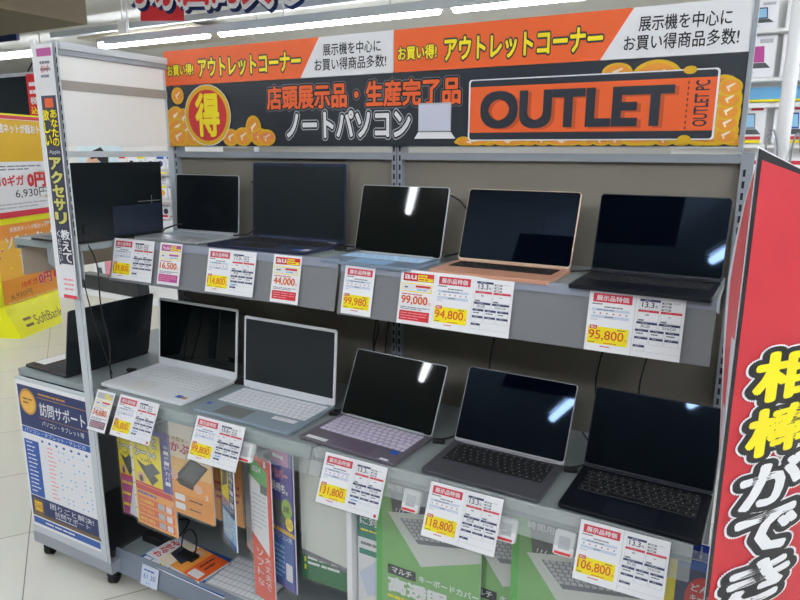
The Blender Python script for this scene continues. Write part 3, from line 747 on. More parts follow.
for c in range(7):
    a.ell(.30+.1*c, .625, .018, .009, BLUE, 2, 8)
    for r_ in range(13):
        if rng.random() < .5: a.ell(.52+.065*c, .59-.028*r_, .010, .006, SKY, 2, 8)
a.rect(.025, .075, .975, .22, DBLUE, 1); a.rect(.025, .075, .975, .10, BROWN, 2); a.rect(.05, .10, .2, .20, BROWN, 2); a.rect(.07, .115, .18, .185, GOLDY, 3); a.text('240', .08, .135, .17, .165, BROWN, 4)
a.text('困りごと解決!', .30, .165, .9, .205, WHITE, 2); a.text('訪問サポート', .36, .125, .84, .16, WHITE, 2); a.lines(.36, .105, .86, .12, 1, PALEBLUE, 2, .5, .1)
a.rect(.025, .02, .975, .065, BLUE, 1); a.lines(.2, .035, .8, .052, 1, WHITE, 2, .6, .2)
a.build('printed_sheet', t)

# ------------------------------------------------------------------ hanging packages
def pack(x0, z0, x1, z1, y, label, name='keyboard_cover_package', yaw=0, skew=0, th=.004, base=WHITE, draw=None, group='packages hanging under the lower shelf', tab=True, film=True):
    t = thing(name, label, 'package', (x0, y, z0+H), (0, skew, yaw), group)
    w, h = x1-x0, z1-z0
    a = Art(w, h, th, base); draw(a); a.build('printed_card', t)
    if film:
        b = MB(); b.box(-.002, -.0072, -.003, w+.002, -.0066, h+.002, CLEAR2); b.build('clear_wrap', t)
    if tab:
        b = MB(); b.box(w/2-.015, .0, h, w/2+.015, .002, h+.02, CLEAR)
        b.cyl((w/2, -.012, h+.012), (w/2, .14, h+.012), .0022, STEEL, 8); b.box(w/2-.002, .136, h+.010, w/2+.002, .140, (-.752-z1)+h-.02+(z1-z0-h), STEEL); b.build('hanging_tab', t)
    return t
def d_bita(lower, pink=False):
    def f(a):
        a.rect(0, .42, .72, 1, YELLOW, 1); a.rect(.72, .42, 1, 1, PURPLE, 1); a.rect(0, .95, 1, 1, PURPLE, 2)
        for k, c in enumerate('キーボードカバー'): a.text(c, .8, .85-.05*k, .92, .89-.05*k, WHITE, 3, .01)
        a.outlined('ビタッと', .06, .82, .62, .94, WHITE, NAVY, 3, .03, .09); a.outlined('シート+', .06, .70, .6, .80, WHITE, NAVY, 3, .03, .09); a.text('SUPER', .2, .66, .5, .69, BROWN, 3)
        a.poly([(.08,.66),(.3,.62),(.62,.52),(.45,.44),(.2,.58)], DARKPRINT, 2); a.poly([(.3,.62),(.36,.5),(.68,.60),(.5,.67)], MGREY, 3); a.ell(.18, .49, .11, .055, SKIN, 4); a.ell(.18,.48,.05,.035, DARKPRINT, 5)
        a.rect(0, .42, .72, .44, RED, 4)
        a.rect(0, 0, 1, .42, lower, 1)
        if not pink:
            a.rect(0, .36, 1, .41, RED, 2); a.lines(.04, .31, .8, .35, 1, BLUE, 2, .5, .15)
            for k, s_ in enumerate(('そのまま貼る', 'フリーカット', '繰り返し使える')):
                a.rect(.05, .215-.095*k, .95, .29-.095*k, ORANGE, 2); a.text(s_, .08, .232-.095*k, .45, .272-.095*k, YELLOW, 3, .02); a.rr(.55, .222-.095*k, .72, .283-.095*k, .004, LGREY, 3); a.rr(.76, .222-.095*k, .9, .283-.095*k, .004, WHITE, 3)
        else:
            for k in range(3): a.lines(.05, .32-.12*k, .9, .38-.12*k, 1, YELLOW, 2, .5, .4)
        a.rect(0, 0, .02, 1, YELLOW, 6)
    return f
pack(-1.812, -1.215, -1.705, -.875, 1.352, 'yellow and pink keyboard cover package, leftmost hanging one', skew=0, draw=d_bita(PINK, True))
t = thing('spare_sheet', 'white triangular sheet with black dashes between the yellow packages', 'sheet', (-1.775, 1.346, H-1.205), group=None)
b = MB(); b.add([(0,0,0),(.055,0,-.01),(.07,0,.30),(.03,0,.26),(.03,0,.12),(0,.001,0.)], [(0,1,2,3,4)], PAPER); b.add([(0,.002,0),(.055,.002,-.01),(.07,.002,.30),(.03,.002,.26),(.03,.002,.12)], [(4,3,2,1,0)], PAPER)
for k in range(6): b.add([(.035,-.0005,.03+.045*k),(.06,-.0005,.045+.045*k),(.06,-.0005,.049+.045*k),(.035,-.0005,.034+.045*k)], [(0,1,2,3)], BLACK)
b.build('printed_sheet', t)
pack(-1.720, -1.215, -1.528, -.862, 1.336, 'yellow, blue and orange adhesive keyboard sheet package', yaw=-.05, draw=d_bita(ORNG2))
def d_kabu(a):
    a.rect(0, 0, 1, 1, CREAM, 1); a.rect(0, 0, 1, .62, mat('peach_grad', (236,190,120), .4), 2); a.rect(0, 0, 1, .45, ORNG2, 3); a.rect(0, 0, 1, .24, AMBER, 4)
    a.text('大型キー', .05, .80, .5, .84, BLACK, 3); a.outlined('かぶせる', .02, .68, .95, .79, RED, WHITE, 4, .04, .09)
    a.poly([(.12,.42),(.52,.66),(.92,.60),(.55,.36)], DARKPRINT, 5); a.poly([(.22,.43),(.54,.625),(.85,.585),(.54,.39)], MGREY, 6); a.poly([(.12,.42),(.55,.36),(.52,.31),(.2,.33),(.1,.38)], BLACK, 6)
    a.ell(.08, .42, .09, .05, SKIN, 7); a.ell(.66, .34, .10, .05, SKIN, 7)
    a.rr(.05, .15, .3, .22, .004, WHITE, 5); a.rr(.05, .05, .3, .12, .004, WHITE, 5); a.lines(.4, .17, .85, .2, 1, BLACK, 5, .5, .2); a.lines(.4, .07, .85, .1, 1, BLACK, 5, .5, .2)
    a.text('3', .8, .25, .88, .30, WHITE, 5)
pack(-1.532, -1.115, -1.355, -.808, 1.325, 'orange protective cover package with a dark calculator shape printed on', draw=d_kabu, yaw=-.03)
pack(-1.46, -1.17, -1.33, -.808, 1.42, 'small orange package half hidden behind the cover package', draw=lambda a: (a.rect(0,0,1,1,ORNG2,1), a.ell(.5,.1,.2,.06,MGREY,2), a.lines(.1,.2,.9,.4,3,RED,2,.4,.4)))
def d_blue(a):
    a.rect(0, 0, 1, 1, SKY, 1); a.rect(0, .5, .7, 1, YELLOW, 2); a.rect(.62, .35, 1, 1, NAVY, 3); a.poly([(.1,.6),(.5,.68),(.55,.85),(.15,.8)], MGREY, 3)
    for k, c in enumerate('半透明キーボード'): a.text(c, .68, .88-.07*k, .94, .94-.07*k, WHITE, 4, .02)
    a.rect(0, 0, 1, .40, BLUE, 2); a.rect(0, .06, 1, .36, CYAN, 3); a.lines(.05, .1, .9, .34, 5, WHITE, 4, .5, .4); a.lines(.05, .42, .6, .5, 2, ORANGE, 4, .5, .4)
pack(-1.335, -1.155, -1.235, -.86, 1.335, 'blue and yellow slim package, right of the orange one', yaw=-.45, draw=d_blue)
pack(-1.305, -1.215, -1.21, -.83, 1.40, 'plain white slim package behind the blue and yellow one', yaw=-.42, draw=lambda a: (a.lines(.1, .05, .9, .3, 8, LGREY, 1, .4, .3),), tab=False)
def d_red(a):
    a.rect(0, 0, 1, 1, mat('scarlet_print', (228, 74, 44), .4), 1)
    a.poly([(0,.46),(.82,.34),(.82,.90),(0,.98)], WHITE, 2); a.poly([(0,.86),(.82,.78),(.82,.92),(0,.99)], GREEN, 3); a.text('2024', .08, .89, .55, .93, WHITE, 4, .02); a.rect(.5, .76, .82, .82, MGREY, 4); a.lines(.08, .5, .75, .75, 8, LGREY, 4, .3, .4)
    for k, c in enumerate('大丈夫で'): a.text(c, .58, .28-.062*k, .86, .33-.062*k, WHITE, 3, .01)
    for k, c in enumerate('ソフトな'): a.text(c, .2, .31-.07*k, .5, .36-.07*k, WHITE, 3, .01)
    a.rect(.6, .94, .9, .99, RED, 4); a.text('1', .7, .945, .8, .985, WHITE, 5)
pack(-1.212, -1.30, -1.115, -.84, 1.325, 'tall scarlet package with a white and green label', yaw=-.22, draw=d_red)
pack(-1.215, -1.24, -1.13, -.83, 1.385, 'thin white and blue package behind the scarlet one', yaw=-.35, draw=lambda a: (a.rect(0, 0, 1, .2, BLUE, 1), a.rect(0, .2, 1, .5, CYAN, 1)), tab=False)
def d_navy(a):
    a.rect(0, 0, 1, 1, PURPLE, 1); a.rect(0, .90, .8, 1, PINK, 2); a.lines(.1, .93, .7, .97, 1, WHITE, 3, .6, .3)
    a.outlined('ドカバー', .0, .80, .75, .865, RED, WHITE, 3, .03, .07); a.outlined('長持ち。', .0, .70, .75, .77, WHITE, NAVY, 3, .03, .07); a.rect(0, .46, .85, .64, MGREY, 2)
    a.ell(.68, .60, .24, .07, mat('lime_print', (150,190,50), .4), 4); a.text('3年', .53, .57, .82, .625, BLACK, 5, .02); a.ell(.78, .50, .17, .05, YELLOW, 4); a.text('3.0', .68, .48, .9, .52, RED, 5)
    a.rect(0, .05, .9, .40, BLUE, 2); a.text('パソコン用', .05, .36, .85, .40, WHITE, 3); a.lines(.05, .06, .5, .32, 7, CYAN, 3, .5, .4); a.rr(.55,.07,.85,.2,.005, WHITE, 3); a.rect(0,.41,1,.44,GOLDY,3)
pack(-1.14, -1.24, -1.045, -.808, 1.335, 'purple blue package with lime green round badge', yaw=-.22, draw=d_navy)
# clear bag with white and green card
def d_bag(a):
    a.rect(0, 0, 1, 1, mat('frosted_white', (216, 220, 214), .3), 1)
    a.poly([(0,0),(1,0),(1,.14),(0,.20)], DGREEN, 2); a.lines(.12, .12, .9, .2, 2, WHITE, 3, .5, .3); a.rect(.05, .14, .09, .18, YELLOW, 3); a.rect(.05, .08, .09, .12, YELLOW, 3)
    a.poly([(0,.20),(1,.14),(1,.18),(0,.24)], GREY, 3)
pack(-1.052, -1.205, -.888, -.808, 1.350, 'wide frosted white package with dark green foot', draw=d_bag, yaw=.05, base=WHITE)
pack(-.888, -1.35, -.872, -.80, 1.335, 'narrow white package edge standing beside the teal one', draw=lambda a: None, th=.06, tab=False, film=False)
def d_teal(a):
    a.rect(0, .62, 1, 1, TEAL, 1)
    for k, s_ in enumerate(('いろん', 'キーボ', 'に対応')): a.text(s_, .08, .865-.075*k, .95, .925-.075*k, WHITE, 2, .02)
    a.lines(.1, .665, .9, .69, 1, YELLOW, 2, .5, .3); a.lines(.1, .56, .9, .60, 1, GREY, 1, .5, .2); a.rect(.05, .50, .9, .54, TEAL, 1)
    a.poly([(.05,.36),(.3,.2),(1,.26),(1,.44),(.6,.48)], PALEBLUE, 1); a.rect(0, 0, 1, .14, GREEN2, 1); a.rect(.3,.03,.4,.10,YELLOW,2)
pack(-.868, -1.28, -.77, -.86, 1.36, 'white and teal keyboard cover package left of the green one', draw=d_teal)
def d_green(a):
    a.rect(0, 0, 1, 1, GREEN, 1); a.poly([(.06,.0),(1,.0),(1,1),(.06,1)], GREEN2, 2)
    a.poly([(.12,1),(1,1),(1,.62),(.17,.72)], MGREY, 3)
    a.poly([(.12,.74),(.9,.86),(1.0,.83),(1.0,.57),(.45,.41)], mat('silver_print', (206,210,206), .4), 4); a.poly([(.24,.72),(.88,.82),(1.0,.79),(1.0,.66),(.42,.57)], GREY, 5)
    for r_ in range(6):
        for c in range(13):
            u = c/13; v = r_/6
            px = .26+u*.66+v*.14; py = .725+u*.09-v*.13
            if px < .95: a.poly([(px,py),(px+.04,py+.006),(px+.05,py-.012),(px+.012,py-.02)], LGREY, 6)
    a.text('時間用', .12, .90, .33, .95, WHITE, 6, .02)
    for k in range(3): a.poly([(.2+.03*k,.76),(.205+.03*k,.76),(.215+.035*k,.785),(.205+.035*k,.785)], WHITE, 6)
    a.rect(.12, .285, .40, .355, CHAR, 4); a.text('マルチ', .16, .30, .36, .345, WHITE, 5, .02); a.text('キーボードカバー', .43, .295, .99, .345, WHITE, 5, .02)
    a.text('高透明', .12, .15, .70, .27, WHITE, 5, .05); a.lines(.12, .10, .5, .135, 1, YELLOW, 5, .6, .3); a.rect(.72, .06, 1, .12, CYAN, 5)
pack(-.800, -1.20, -.505, -.808, 1.345, 'green clear keyboard cover package with laptop picture, leftmost of three', draw=d_green)
pack(-.585, -1.20, -.30, -.808, 1.372, 'green clear keyboard cover package, middle of three and set back', draw=d_green)
pack(-.430, -1.20, -.135, -.808, 1.348, 'green clear keyboard cover package, rightmost of three', draw=d_green)
def d_yb(a):
    a.rect(0, 0, .2, 1, YELLOW, 1); a.rect(.2, 0, 1, 1, NAVY, 1); a.ell(.60, .72, .26, .17, RED, 2)
    for k, s_ in enumerate(('どんな', 'キー配列', 'にも対応')): a.text(s_, .42, .775-.075*k, .80, .83-.075*k, WHITE, 3, .02)
    a.rect(.2, .93, 1, 1, BLUE, 2)
pack(-.10, -1.12, .035, -.808, 1.335, 'navy and yellow package with round red badge beside the banner', draw=d_yb)
pack(-.055, -1.0, .03, -.79, 1.33+.04, 'bright blue package tucked below the right shelf end', draw=lambda a: a.rect(0,0,1,1,mat('vivid_blue',(20,60,210),.35),1), tab=False)

# items lying on the left bottom deck
def flat(name, x, y, z, w, h, rz, label, draw, base=WHITE, th=.004, tilt=0):
    t = thing(name, label, 'package', (x, y, z), (R(-90)+tilt, 0, 0), 'packages lying on the bottom deck')
    t.rotation_euler = (0, 0, 0)
    ax = Vector((math.cos(rz), math.sin(rz), 0)); up = Vector((-math.sin(rz), math.cos(rz), math.sin(tilt)))
    t.matrix_world = frameM((x, y, z), ax, up)
    a = Art(w, h, th, base); draw(a); a.build('printed_card', t)
    return t
def d_flatblue(a): a.rect(0,0,1,1,BLUE,1); a.lines(.03,.04,.97,.2,1,WHITE,2,.7,.1); a.rect(0,.2,1,.5,CYAN,2); a.ell(.6,.25,.06,.12,GREEN,3); a.ell(.25,.2,.04,.08,YELLOW,3)
flat('keyboard_cover_package', -1.735, 1.325, .1155, .40, .16, -.02, 'blue package lying on the bottom deck under the orange one', d_flatblue)
def d_flatk(a):
    a.rect(0,0,1,1,LGREY,1)
    for r_ in range(6):
        for c in range(12): a.rr(.03+.079*c, .06+.15*r_, .10+.079*c, .19+.15*r_, .002, WHITE, 2)
flat('keyboard_cover', -1.44, 1.335, .117, .235, .17, .04, 'white keyboard cover lying on the bottom deck', d_flatk, th=.003)
def d_flatk2(a):
    a.rect(0, .78, 1, 1, WHITE, 1); a.outlined('かぶせる', .06, .8, .8, .96, RED, WHITE, 2, .04, .07)
    a.rect(0, 0, 1, .78, CREAM, 1); a.rect(0, 0, 1, .55, ORNG2, 2); a.rect(0, 0, 1, .3, ORANGE, 3)
    a.poly([(.2,.45),(.35,.75),(.75,.78),(.7,.42)], DARKPRINT, 4); a.poly([(.28,.5),(.4,.7),(.68,.72),(.64,.47)], NAVY, 5); a.ell(.8, .45, .12, .08, SKIN, 5); a.rr(.05,.05,.3,.25,.004,WHITE,4); a.lines(.4,.08,.9,.26,2,BLACK,4,.3,.2)
flat('cover_package', -1.725, 1.345, .1275, .125, .27, R(84), 'orange and white cover package lying on the bottom deck', d_flatk2, th=.006).location = (-1.447, 1.324, .1275)
t = thing('display_stand', 'small black wire holder standing on the lying orange package', 'holder', (-1.575, 1.40, .129))
b = MB(); b.tube([(-.03,0,.01),(-.035,.02,.06),(-.01,.03,.085),(.02,.025,.07),(.03,.01,.03),(.02,0,.01)], .0025, RUBBER); b.build('loop', t)
b = MB(); b.box(-.035,-.015,0,.035,.02,.01, RUBBER); b.build('foot', t)
t = thing('rail_number_label', 'small white label reading 61 30 on the bottom deck rail', 'label', (-1.668, 1.305, .052))
M = frameM((-1.700, 1.303, .047), (1, 0, 0), (0, math.sin(.22), math.cos(.22))); t.matrix_world = M
a = Art(.078, .068, .001, PALEBLUE); a.text('61 30', .15, .35, .85, .6, BLUE, 2); a.lines(.15,.7,.85,.85,1,BLUE,2,.5,.3); a.lines(.3,.12,.6,.2,1,SKY,2,.5,.5); a.build('printed_label', t)

# clutter inside the end rack
t = thing('cable_bundle', 'black power cables hanging inside the end rack', 'cables', (-1.75, 1.36, .6))
for k in range(4):
    b = MB(); b.tube([(-.03+.015*k, .02*k, .11), (-.02+.02*k, .03, -.02), (-.05+.02*k, .05, -.15), (.0, .03+.02*k, -.22), (.02, .05, -.33), (-.03+.02*k, .06, -.42)], .003, CABLE); b.build('cable', t)
b = MB(); b.tube([(.0,.0,-.1),(.03,0,-.13),(.02,0,-.18),(-.01,0,-.17),(-.005,0,-.12),(.02,.01,-.11)], .004, CABLE); b.build('cable', t)
t = thing('power_adapter', 'black power adapter on the rack floor among cables', 'adapter', (-1.76, 1.44, .112))
b = MB(); b.prism(rrect(-.05, -.03, .05, .03, .006), 0, .03, RUBBER, .003); b.build('housing', t)
b = MB(); b.tube([(.05,0,.015),(.08,.03,.03),(.06,.09,.05),(0,.1,.03)], .003, CABLE); b.build('cable', t)

# ------------------------------------------------------------------ cables on the shelves
def cable(pts, label, r=.0028, m=CABLE, plug=None):
    o0 = Vector(pts[0]) + Vector((0, 0, H))
    t = thing('power_cable', label, 'cable', o0, group='laptop power cables')
    b = MB(); b.tube([Vector(p) + Vector((0, 0, H)) - o0 for p in pts], r, m); b.build('cord', t)
    if plug:
        b = MB(); b.prism(rrect(-.016, -.008, .016, .008, .003), 0, .011, RUBBER, .002); o = b.build('plug', t); o.location = Vector(plug) + Vector((0, 0, H)) - o0; o.rotation_euler = (0, 0, .3)
cable([(-1.50,1.62,-.27),(-1.46,1.66,-.262),(-1.435,1.70,-.20),(-1.455,1.71,-.13),(-1.49,1.71,-.10)], 'black cable arching behind between silver and navy laptops')
cable([(-1.70,1.70,-.27),(-1.76,1.66,-.25),(-1.80,1.62,-.262),(-1.78,1.58,-.27)], 'black cable coiled beside the silver laptop')
cable([(-1.08,1.62,-.276),(-1.04,1.60,-.27),(-1.0,1.64,-.276),(-.985,1.6,-.27),(-1.02,1.56,-.276),(-1.05,1.6,-.276)], 'black cable tangled beside the navy laptop', plug=(-1.07,1.6,-.284))
cable([(-.735,1.60,-.275),(-.70,1.66,-.26),(-.70,1.70,-.19),(-.735,1.71,-.14),(-.77,1.71,-.12)], 'black cable curving up right of the ice blue laptop')
cable([(-.39,1.58,-.282),(-.355,1.60,-.28),(-.33,1.66,-.285),(-.31,1.71,-.285)], 'short black cable right of the rose gold laptop', r=.0025)
cable([(-1.45,1.56,-.735),(-1.42,1.62,-.742),(-1.40,1.70,-.742)], 'black cable leading behind the white laptop', plug=(-1.445,1.555,-.749))
cable([(-1.03,1.49,-.735),(-1.0,1.55,-.742),(-.99,1.68,-.742)], 'black cable leaving the silver grey laptop', plug=(-1.025,1.49,-.749))
cable([(-.69,1.46,-.742),(-.66,1.5,-.742),(-.63,1.6,-.74),(-.66,1.68,-.70),(-.69,1.7,-.66),(-.66,1.7,-.70),(-.62,1.66,-.742)], 'black cables looped right of the mauve laptop', plug=(-.68,1.465,-.749))
cable([(-.34,1.47,-.738),(-.31,1.52,-.742),(-.32,1.62,-.742),(-.36,1.70,-.742)], 'black cable right of the space grey laptop', plug=(-.335,1.475,-.749))
cable([(-1.80,1.36,-.742),(-1.84,1.45,-.742),(-1.78,1.52,-.742),(-1.84,1.62,-.742),(-1.83,1.72,-.742)], 'black cable snaking on the shelf left of the white laptop', plug=(-1.86,1.47,-.75))
cable([(-1.83,1.33,-.29),(-1.825,1.35,-.36),(-1.84,1.36,-.50),(-1.83,1.37,-.62),(-1.85,1.38,-.742),(-1.82,1.40,-.745)], 'thin black cable hanging beside the near post', r=.0022)
cable([(-1.885,1.33,-.31),(-1.895,1.36,-.5),(-1.87,1.40,-.742)], 'second thin cable hanging beside the near post', r=.0018)
for x, lb in ((-1.02, 'left of the middle post'), (-.975, 'just left of the middle post'), (-.63, 'above the space grey laptop'), (-.33, 'left above the lower midnight laptop'), (-.22, 'right above the lower midnight laptop')):
    cable([(x, 1.71, -.31), (x+.012, 1.712, -.45), (x-.008, 1.712, -.6), (x+.015, 1.70, -.742)], 'thin dark cable hanging down the back panel ' + lb, r=.0022)
cable([(-1.0, 1.70, -.31), (-1.05, 1.70, -.42), (-1.0, 1.70, -.52), (-1.01, 1.69, -.62), (-.93,1.68,-.742), (-.87,1.66,-.742)], 'dark cable looping behind the mauve laptop', r=.003)

# ------------------------------------------------------------------ banner at right
bd = Vector((.578, .816, 0))
P0 = Vector((-.0145, 1.15, 0))
bn = thing('hanging_banner', 'large red banner with yellow and white black-edged lettering at right', 'banner', (P0.x, P0.y, .1))
a = Art(.46, 1.38, 0, WHITE, ls=.0004)
NX, NZ = 24, 40
def gridsheet(mb, u0, v0, u1, v1, off, mt, nx=NX, nz=NZ):
    vs = [(u0+(u1-u0)*i/nx, off, v0+(v1-v0)*j/nz) for j in range(nz+1) for i in range(nx+1)]
    mb.add(vs, [[j*(nx+1)+i, j*(nx+1)+i+1, (j+1)*(nx+1)+i+1, (j+1)*(nx+1)+i] for j in range(nz) for i in range(nx)], mt, True)
gridsheet(a, 0, 0, .46, 1.38, .0012, WHITE); gridsheet(a, .0015, 0, .458, 1.377, 0, BLACK); gridsheet(a, .0105, .010, .45, 1.362, -.0004, DEEPRED)
ws = [('相', YELLOW), ('棒', YELLOW), ('が', WHITE), ('で', WHITE), ('き', WHITE), ('た', WHITE)]
for k, (c, m_) in enumerate(ws):
    z1 = 1.38-.333-.100*k; z0 = z1-.090; ul = .050
    a.outlined(c, ul/.46, z0/1.38, (ul+.175)/.46, z1/1.38, m_, BLACK, 6, .04, .14, line2=WHITE, out2=.17)
ws2 = [('い', WHITE), ('い', WHITE), ('ね', WHITE)]
def bdef(u, yy, v):
    drop = -.34*max(0, u-.0)*max(0, (v-1.25)/.13)**2 if v > 1.25 else 0
    w_ = .010*math.sin(u*9+.5)*(.4+.6*v/1.38)
    q_ = bd*u + Vector((bd.y, -bd.x, 0))*(-yy + w_*0.6*min(1, u*8))
    return (q_.x, q_.y, v + drop)
o = a.build('printed_cloth', bn, deform=bdef)
# curled back edge
ed = [(-.012,-.001),(-.018,-.03),(-.026,-.075),(-.033,-.141),(-.037,-.209),(-.034,-.296),(-.026,-.421),(-.020,-.514),(-.016,-.65),(-.012,-.814),(-.010,-1.1),(-.010,-1.35)]
b = MB(); rp_ = mat('faded_red_cloth', (206, 92, 96), .5, noise=.08, nscale=14); wp_ = mat('grey_white_cloth', (206, 206, 216), .5)
nU = 6; vs = []
for (x, z) in ed:
    for i in range(nU+1):
        s_ = i/nU
        px = x*(1-s_) + P0.x*s_; py = 1.22*(1-s_) + (P0.y+.002)*s_ + .010*math.sin(math.pi*s_)
        vs.append((px-P0.x, py-P0.y, z+H-.1))
for j in range(len(ed)-1):
    for i in range(nU):
        zmid = (ed[j][1]+ed[j+1][1])/2; fr = i/nU
        white = zmid < -.25 - (1-fr)*.28 or i == 0
        b.add([vs[j*(nU+1)+i], vs[j*(nU+1)+i+1], vs[(j+1)*(nU+1)+i+1], vs[(j+1)*(nU+1)+i]], [(3,2,1,0)], wp_ if white else rp_, True)
b.build('curled_edge', bn)
t = thing('banner_pole', 'white upright banner pole rising above the red banner', 'pole', (.017, 1.262, 0))
b = MB(); b.cyl((0,0,.02), (0,0,H+.45), .0105, WPLAST, 16); b.build('pole', t)
b = MB(); b.prism(rrect(-.12,-.12,.12,.12,.02), 0, .02, WPLAST, .004); b.build('base', t)
b = MB(); b.tube([(-.02,-.01,H-.03),(-.022,-.012,H+.02),(-.014,-.014,H+.035),(-.006,-.013,H+.01),(-.004,-.012,H-.02)], .0016, STEEL); b.build('clip', t)
b = MB(); b.tube([(.014,-.0,H-.03),(.016,-.012,H+.02),(.022,-.014,H+.028),(.028,-.0,H-.0)], .0016, STEEL); b.build('clip', t)

# ------------------------------------------------------------------ background, right: tablet display wall
t = thing('accessory_wall', 'white display wall unit with shelves behind the gondola on the right', 'display fixture', (.6, 5.05, 0))
b = MB(); b.box(-1.2, 0, 0, 1.8, .08, H+.95, WPANEL); b.build('wall_board', t)
for z in (.30, .75, .05, .46): 
    b = MB(); b.box(-1.2, -.12, H+z-.02, 1.8, 0, H+z, WPANEL); b.build('ledge', t)
b = MB(); b.box(-1.2, -.025, H+.335, 1.8, -.01, H+.41, SKY); b.box(-1.2, -.028, H+.32, 1.8, -.012, H+.335, YELLOW); b.build('header_strip', t)
def tablet_pic(x, z, w, h, lb, colr, y=5.02, price=False):
    t = thing('tablet_display_card', lb, 'display card', (x, y, z+H), group='tablet cards on the far right wall')
    a = Art(w, h, .01, PAPER, ls=.0015)
    a.poly([(.25,.35),(.75,.35),(.9,.22),(.15,.22)], MGREY, 1); a.poly([(.28,.36),(.72,.36),(.68,.75),(.24,.75)], colr, 2); a.poly([(.31,.40),(.69,.40),(.65,.71),(.28,.71)], CYAN if colr is not PINK else PINK, 3)
    a.rect(.55, .82, .9, .92, CARDRED if price else LGREY, 2); a.lines(.1, .08, .6, .15, 1, LGREY, 1, .6)
    if price: a.rect(.1, .0, .9, .08, YELLOW, 2); a.rect(.45, .09, .9, .17, CARDRED, 2)
    a.build('printed_card', t)
cols = [NAVY, MGREY, PINK, NAVY, GREY, BLUE]
n_ = 0
for r_, (z, h, w) in enumerate(((.76, .17, .20), (.47, .25, .21), (.06, .25, .20), (-.28, .25, .20))):
    for c in range(5):
        n_ += 1
        tablet_pic(-.24+c*.245, z, w, h, 'white card with a tablet picture, row %s, number %s from the left' % (('top', 'second', 'third', 'lowest')[r_], ('one', 'two', 'three', 'four', 'five')[c]), cols[(r_*2+c) % 6], y=4.99 if r_ else 4.99, price=r_ > 1)

# ------------------------------------------------------------------ background, left
s_ = Vector((-.3714, .9285, 0))
def sb_frame(u, z, off=0):
    n = Vector((.9285, .3714, 0)); p = Vector((-5.06, 3.0, 0)) + s_*u + n*off; return p
st = thing('advertising_stand', 'bright yellow floor stand with two orange posters and 0 yen offer', 'stand', (-5.06, 3.0, 0), (0, 0, math.atan2(s_.y, s_.x)))
YEL = mat('stand_yellow', (238, 236, 20), .35)
# local: x along the face, -y towards viewer
b = MB(); vs = [(0,-.0,0),(.95,0,0),(.95,.0,.03),(0,0,.03)]
b.add([(0,0,0),(.95,0,0),(.95,.4,0),(0,.4,0),(0,.12,.25),(.95,.12,.25),(.95,.28,.25),(0,.28,.25)], [(0,3,2,1),(4,5,6,7),(0,1,5,4),(1,2,6,5),(2,3,7,6),(3,0,4,7)], YEL)
def slopetext(mb, txt, x0, x1, t0, t1):
    vs_, fs_, bx, by, bw, bh = text_geo(txt, .0)
    mb.add([(x0+(x-bx)/bw*(x1-x0), .12*(t0+(y-by)/bh*(t1-t0))-.001, .25*(t0+(y-by)/bh*(t1-t0))+.0015) for x, y in vs_], fs_, BROWN)
slopetext(b, 'SoftBank', .24, .60, .22, .52); slopetext(b, '光', .63, .74, .15, .75)
for k in range(2): b.add([(.12,.12*(.25+.2*k)-.001,.25*(.25+.2*k)+.001),(.21,.12*(.25+.2*k)-.001,.25*(.25+.2*k)+.001),(.21,.12*(.33+.2*k)-.001,.25*(.33+.2*k)+.001),(.12,.12*(.33+.2*k)-.001,.25*(.33+.2*k)+.001)], [(0,1,2,3)], BROWN)
b.build('base', st)
b = MB(); b.box(-.02,.16,.25,.93,.2,1.75,YEL); b.cyl((-.02,.18,.25),(-.02,.18,.95),.03,YEL,16); b.build('panel', st)
a = Art(.80, .66, .004, mat('poster_gold', (242, 184, 66), .4), ls=.0012)
a.rect(0,.82,1,1,mat('poster_amber', (236, 150, 60), .4),1)
a.text('超高速ネットが超おトク!', .2,.90,.8,.96, WHITE, 2, .01); a.text('ソフトバンク', .12,.70,.9,.86,WHITE,2,.03)
for k in range(24): a.ell(rng.random(), .45+.4*rng.random(), .015,.015,(YELLOW,WHITE,PINK)[k%3],2,8)
a.rect(0,0,1,.34,AMBER,2); a.text('10ギガ', .28,.19,.52,.28,RED,3,.02); a.outlined('0円', .54,.17,.76,.32,RED,WHITE,3,.04,.07); a.ell(.86,.26,.06,.06,RED,3); a.text('6,930円', .1,.08,.42,.16,BROWN,3); a.lines(.05,.02,.9,.06,2,CREAM,3,.4,.2)
o = a.build('lower_poster', st); o.location = (.06, .155, .225)
a = Art(.86, .80, .006, WHITE, ls=.0012)
a.rect(.04,.55,.97,.96,GOLDY,1); a.rect(0,.965,1,1,CARDRED,1); a.rect(0,0,1,.06,CARDRED,1); a.text('超高速ネットが超おトク!', .1,.83,.93,.92,WHITE,2,.03)
a.lines(.15,.46,.8,.52,2,GREY,1,.4,.2); a.text('10ギガ', .18,.31,.52,.42,RED,2,.03); a.outlined('0円', .56,.28,.84,.44,RED,WHITE,2,.05,.07); a.text('6,930円', .38,.18,.85,.28,BLACK,2); a.lines(.15,.08,.85,.15,2,LGREY,1,.4,.2)
o = a.build('upper_poster', st); o.location = (.0, .145, .935)

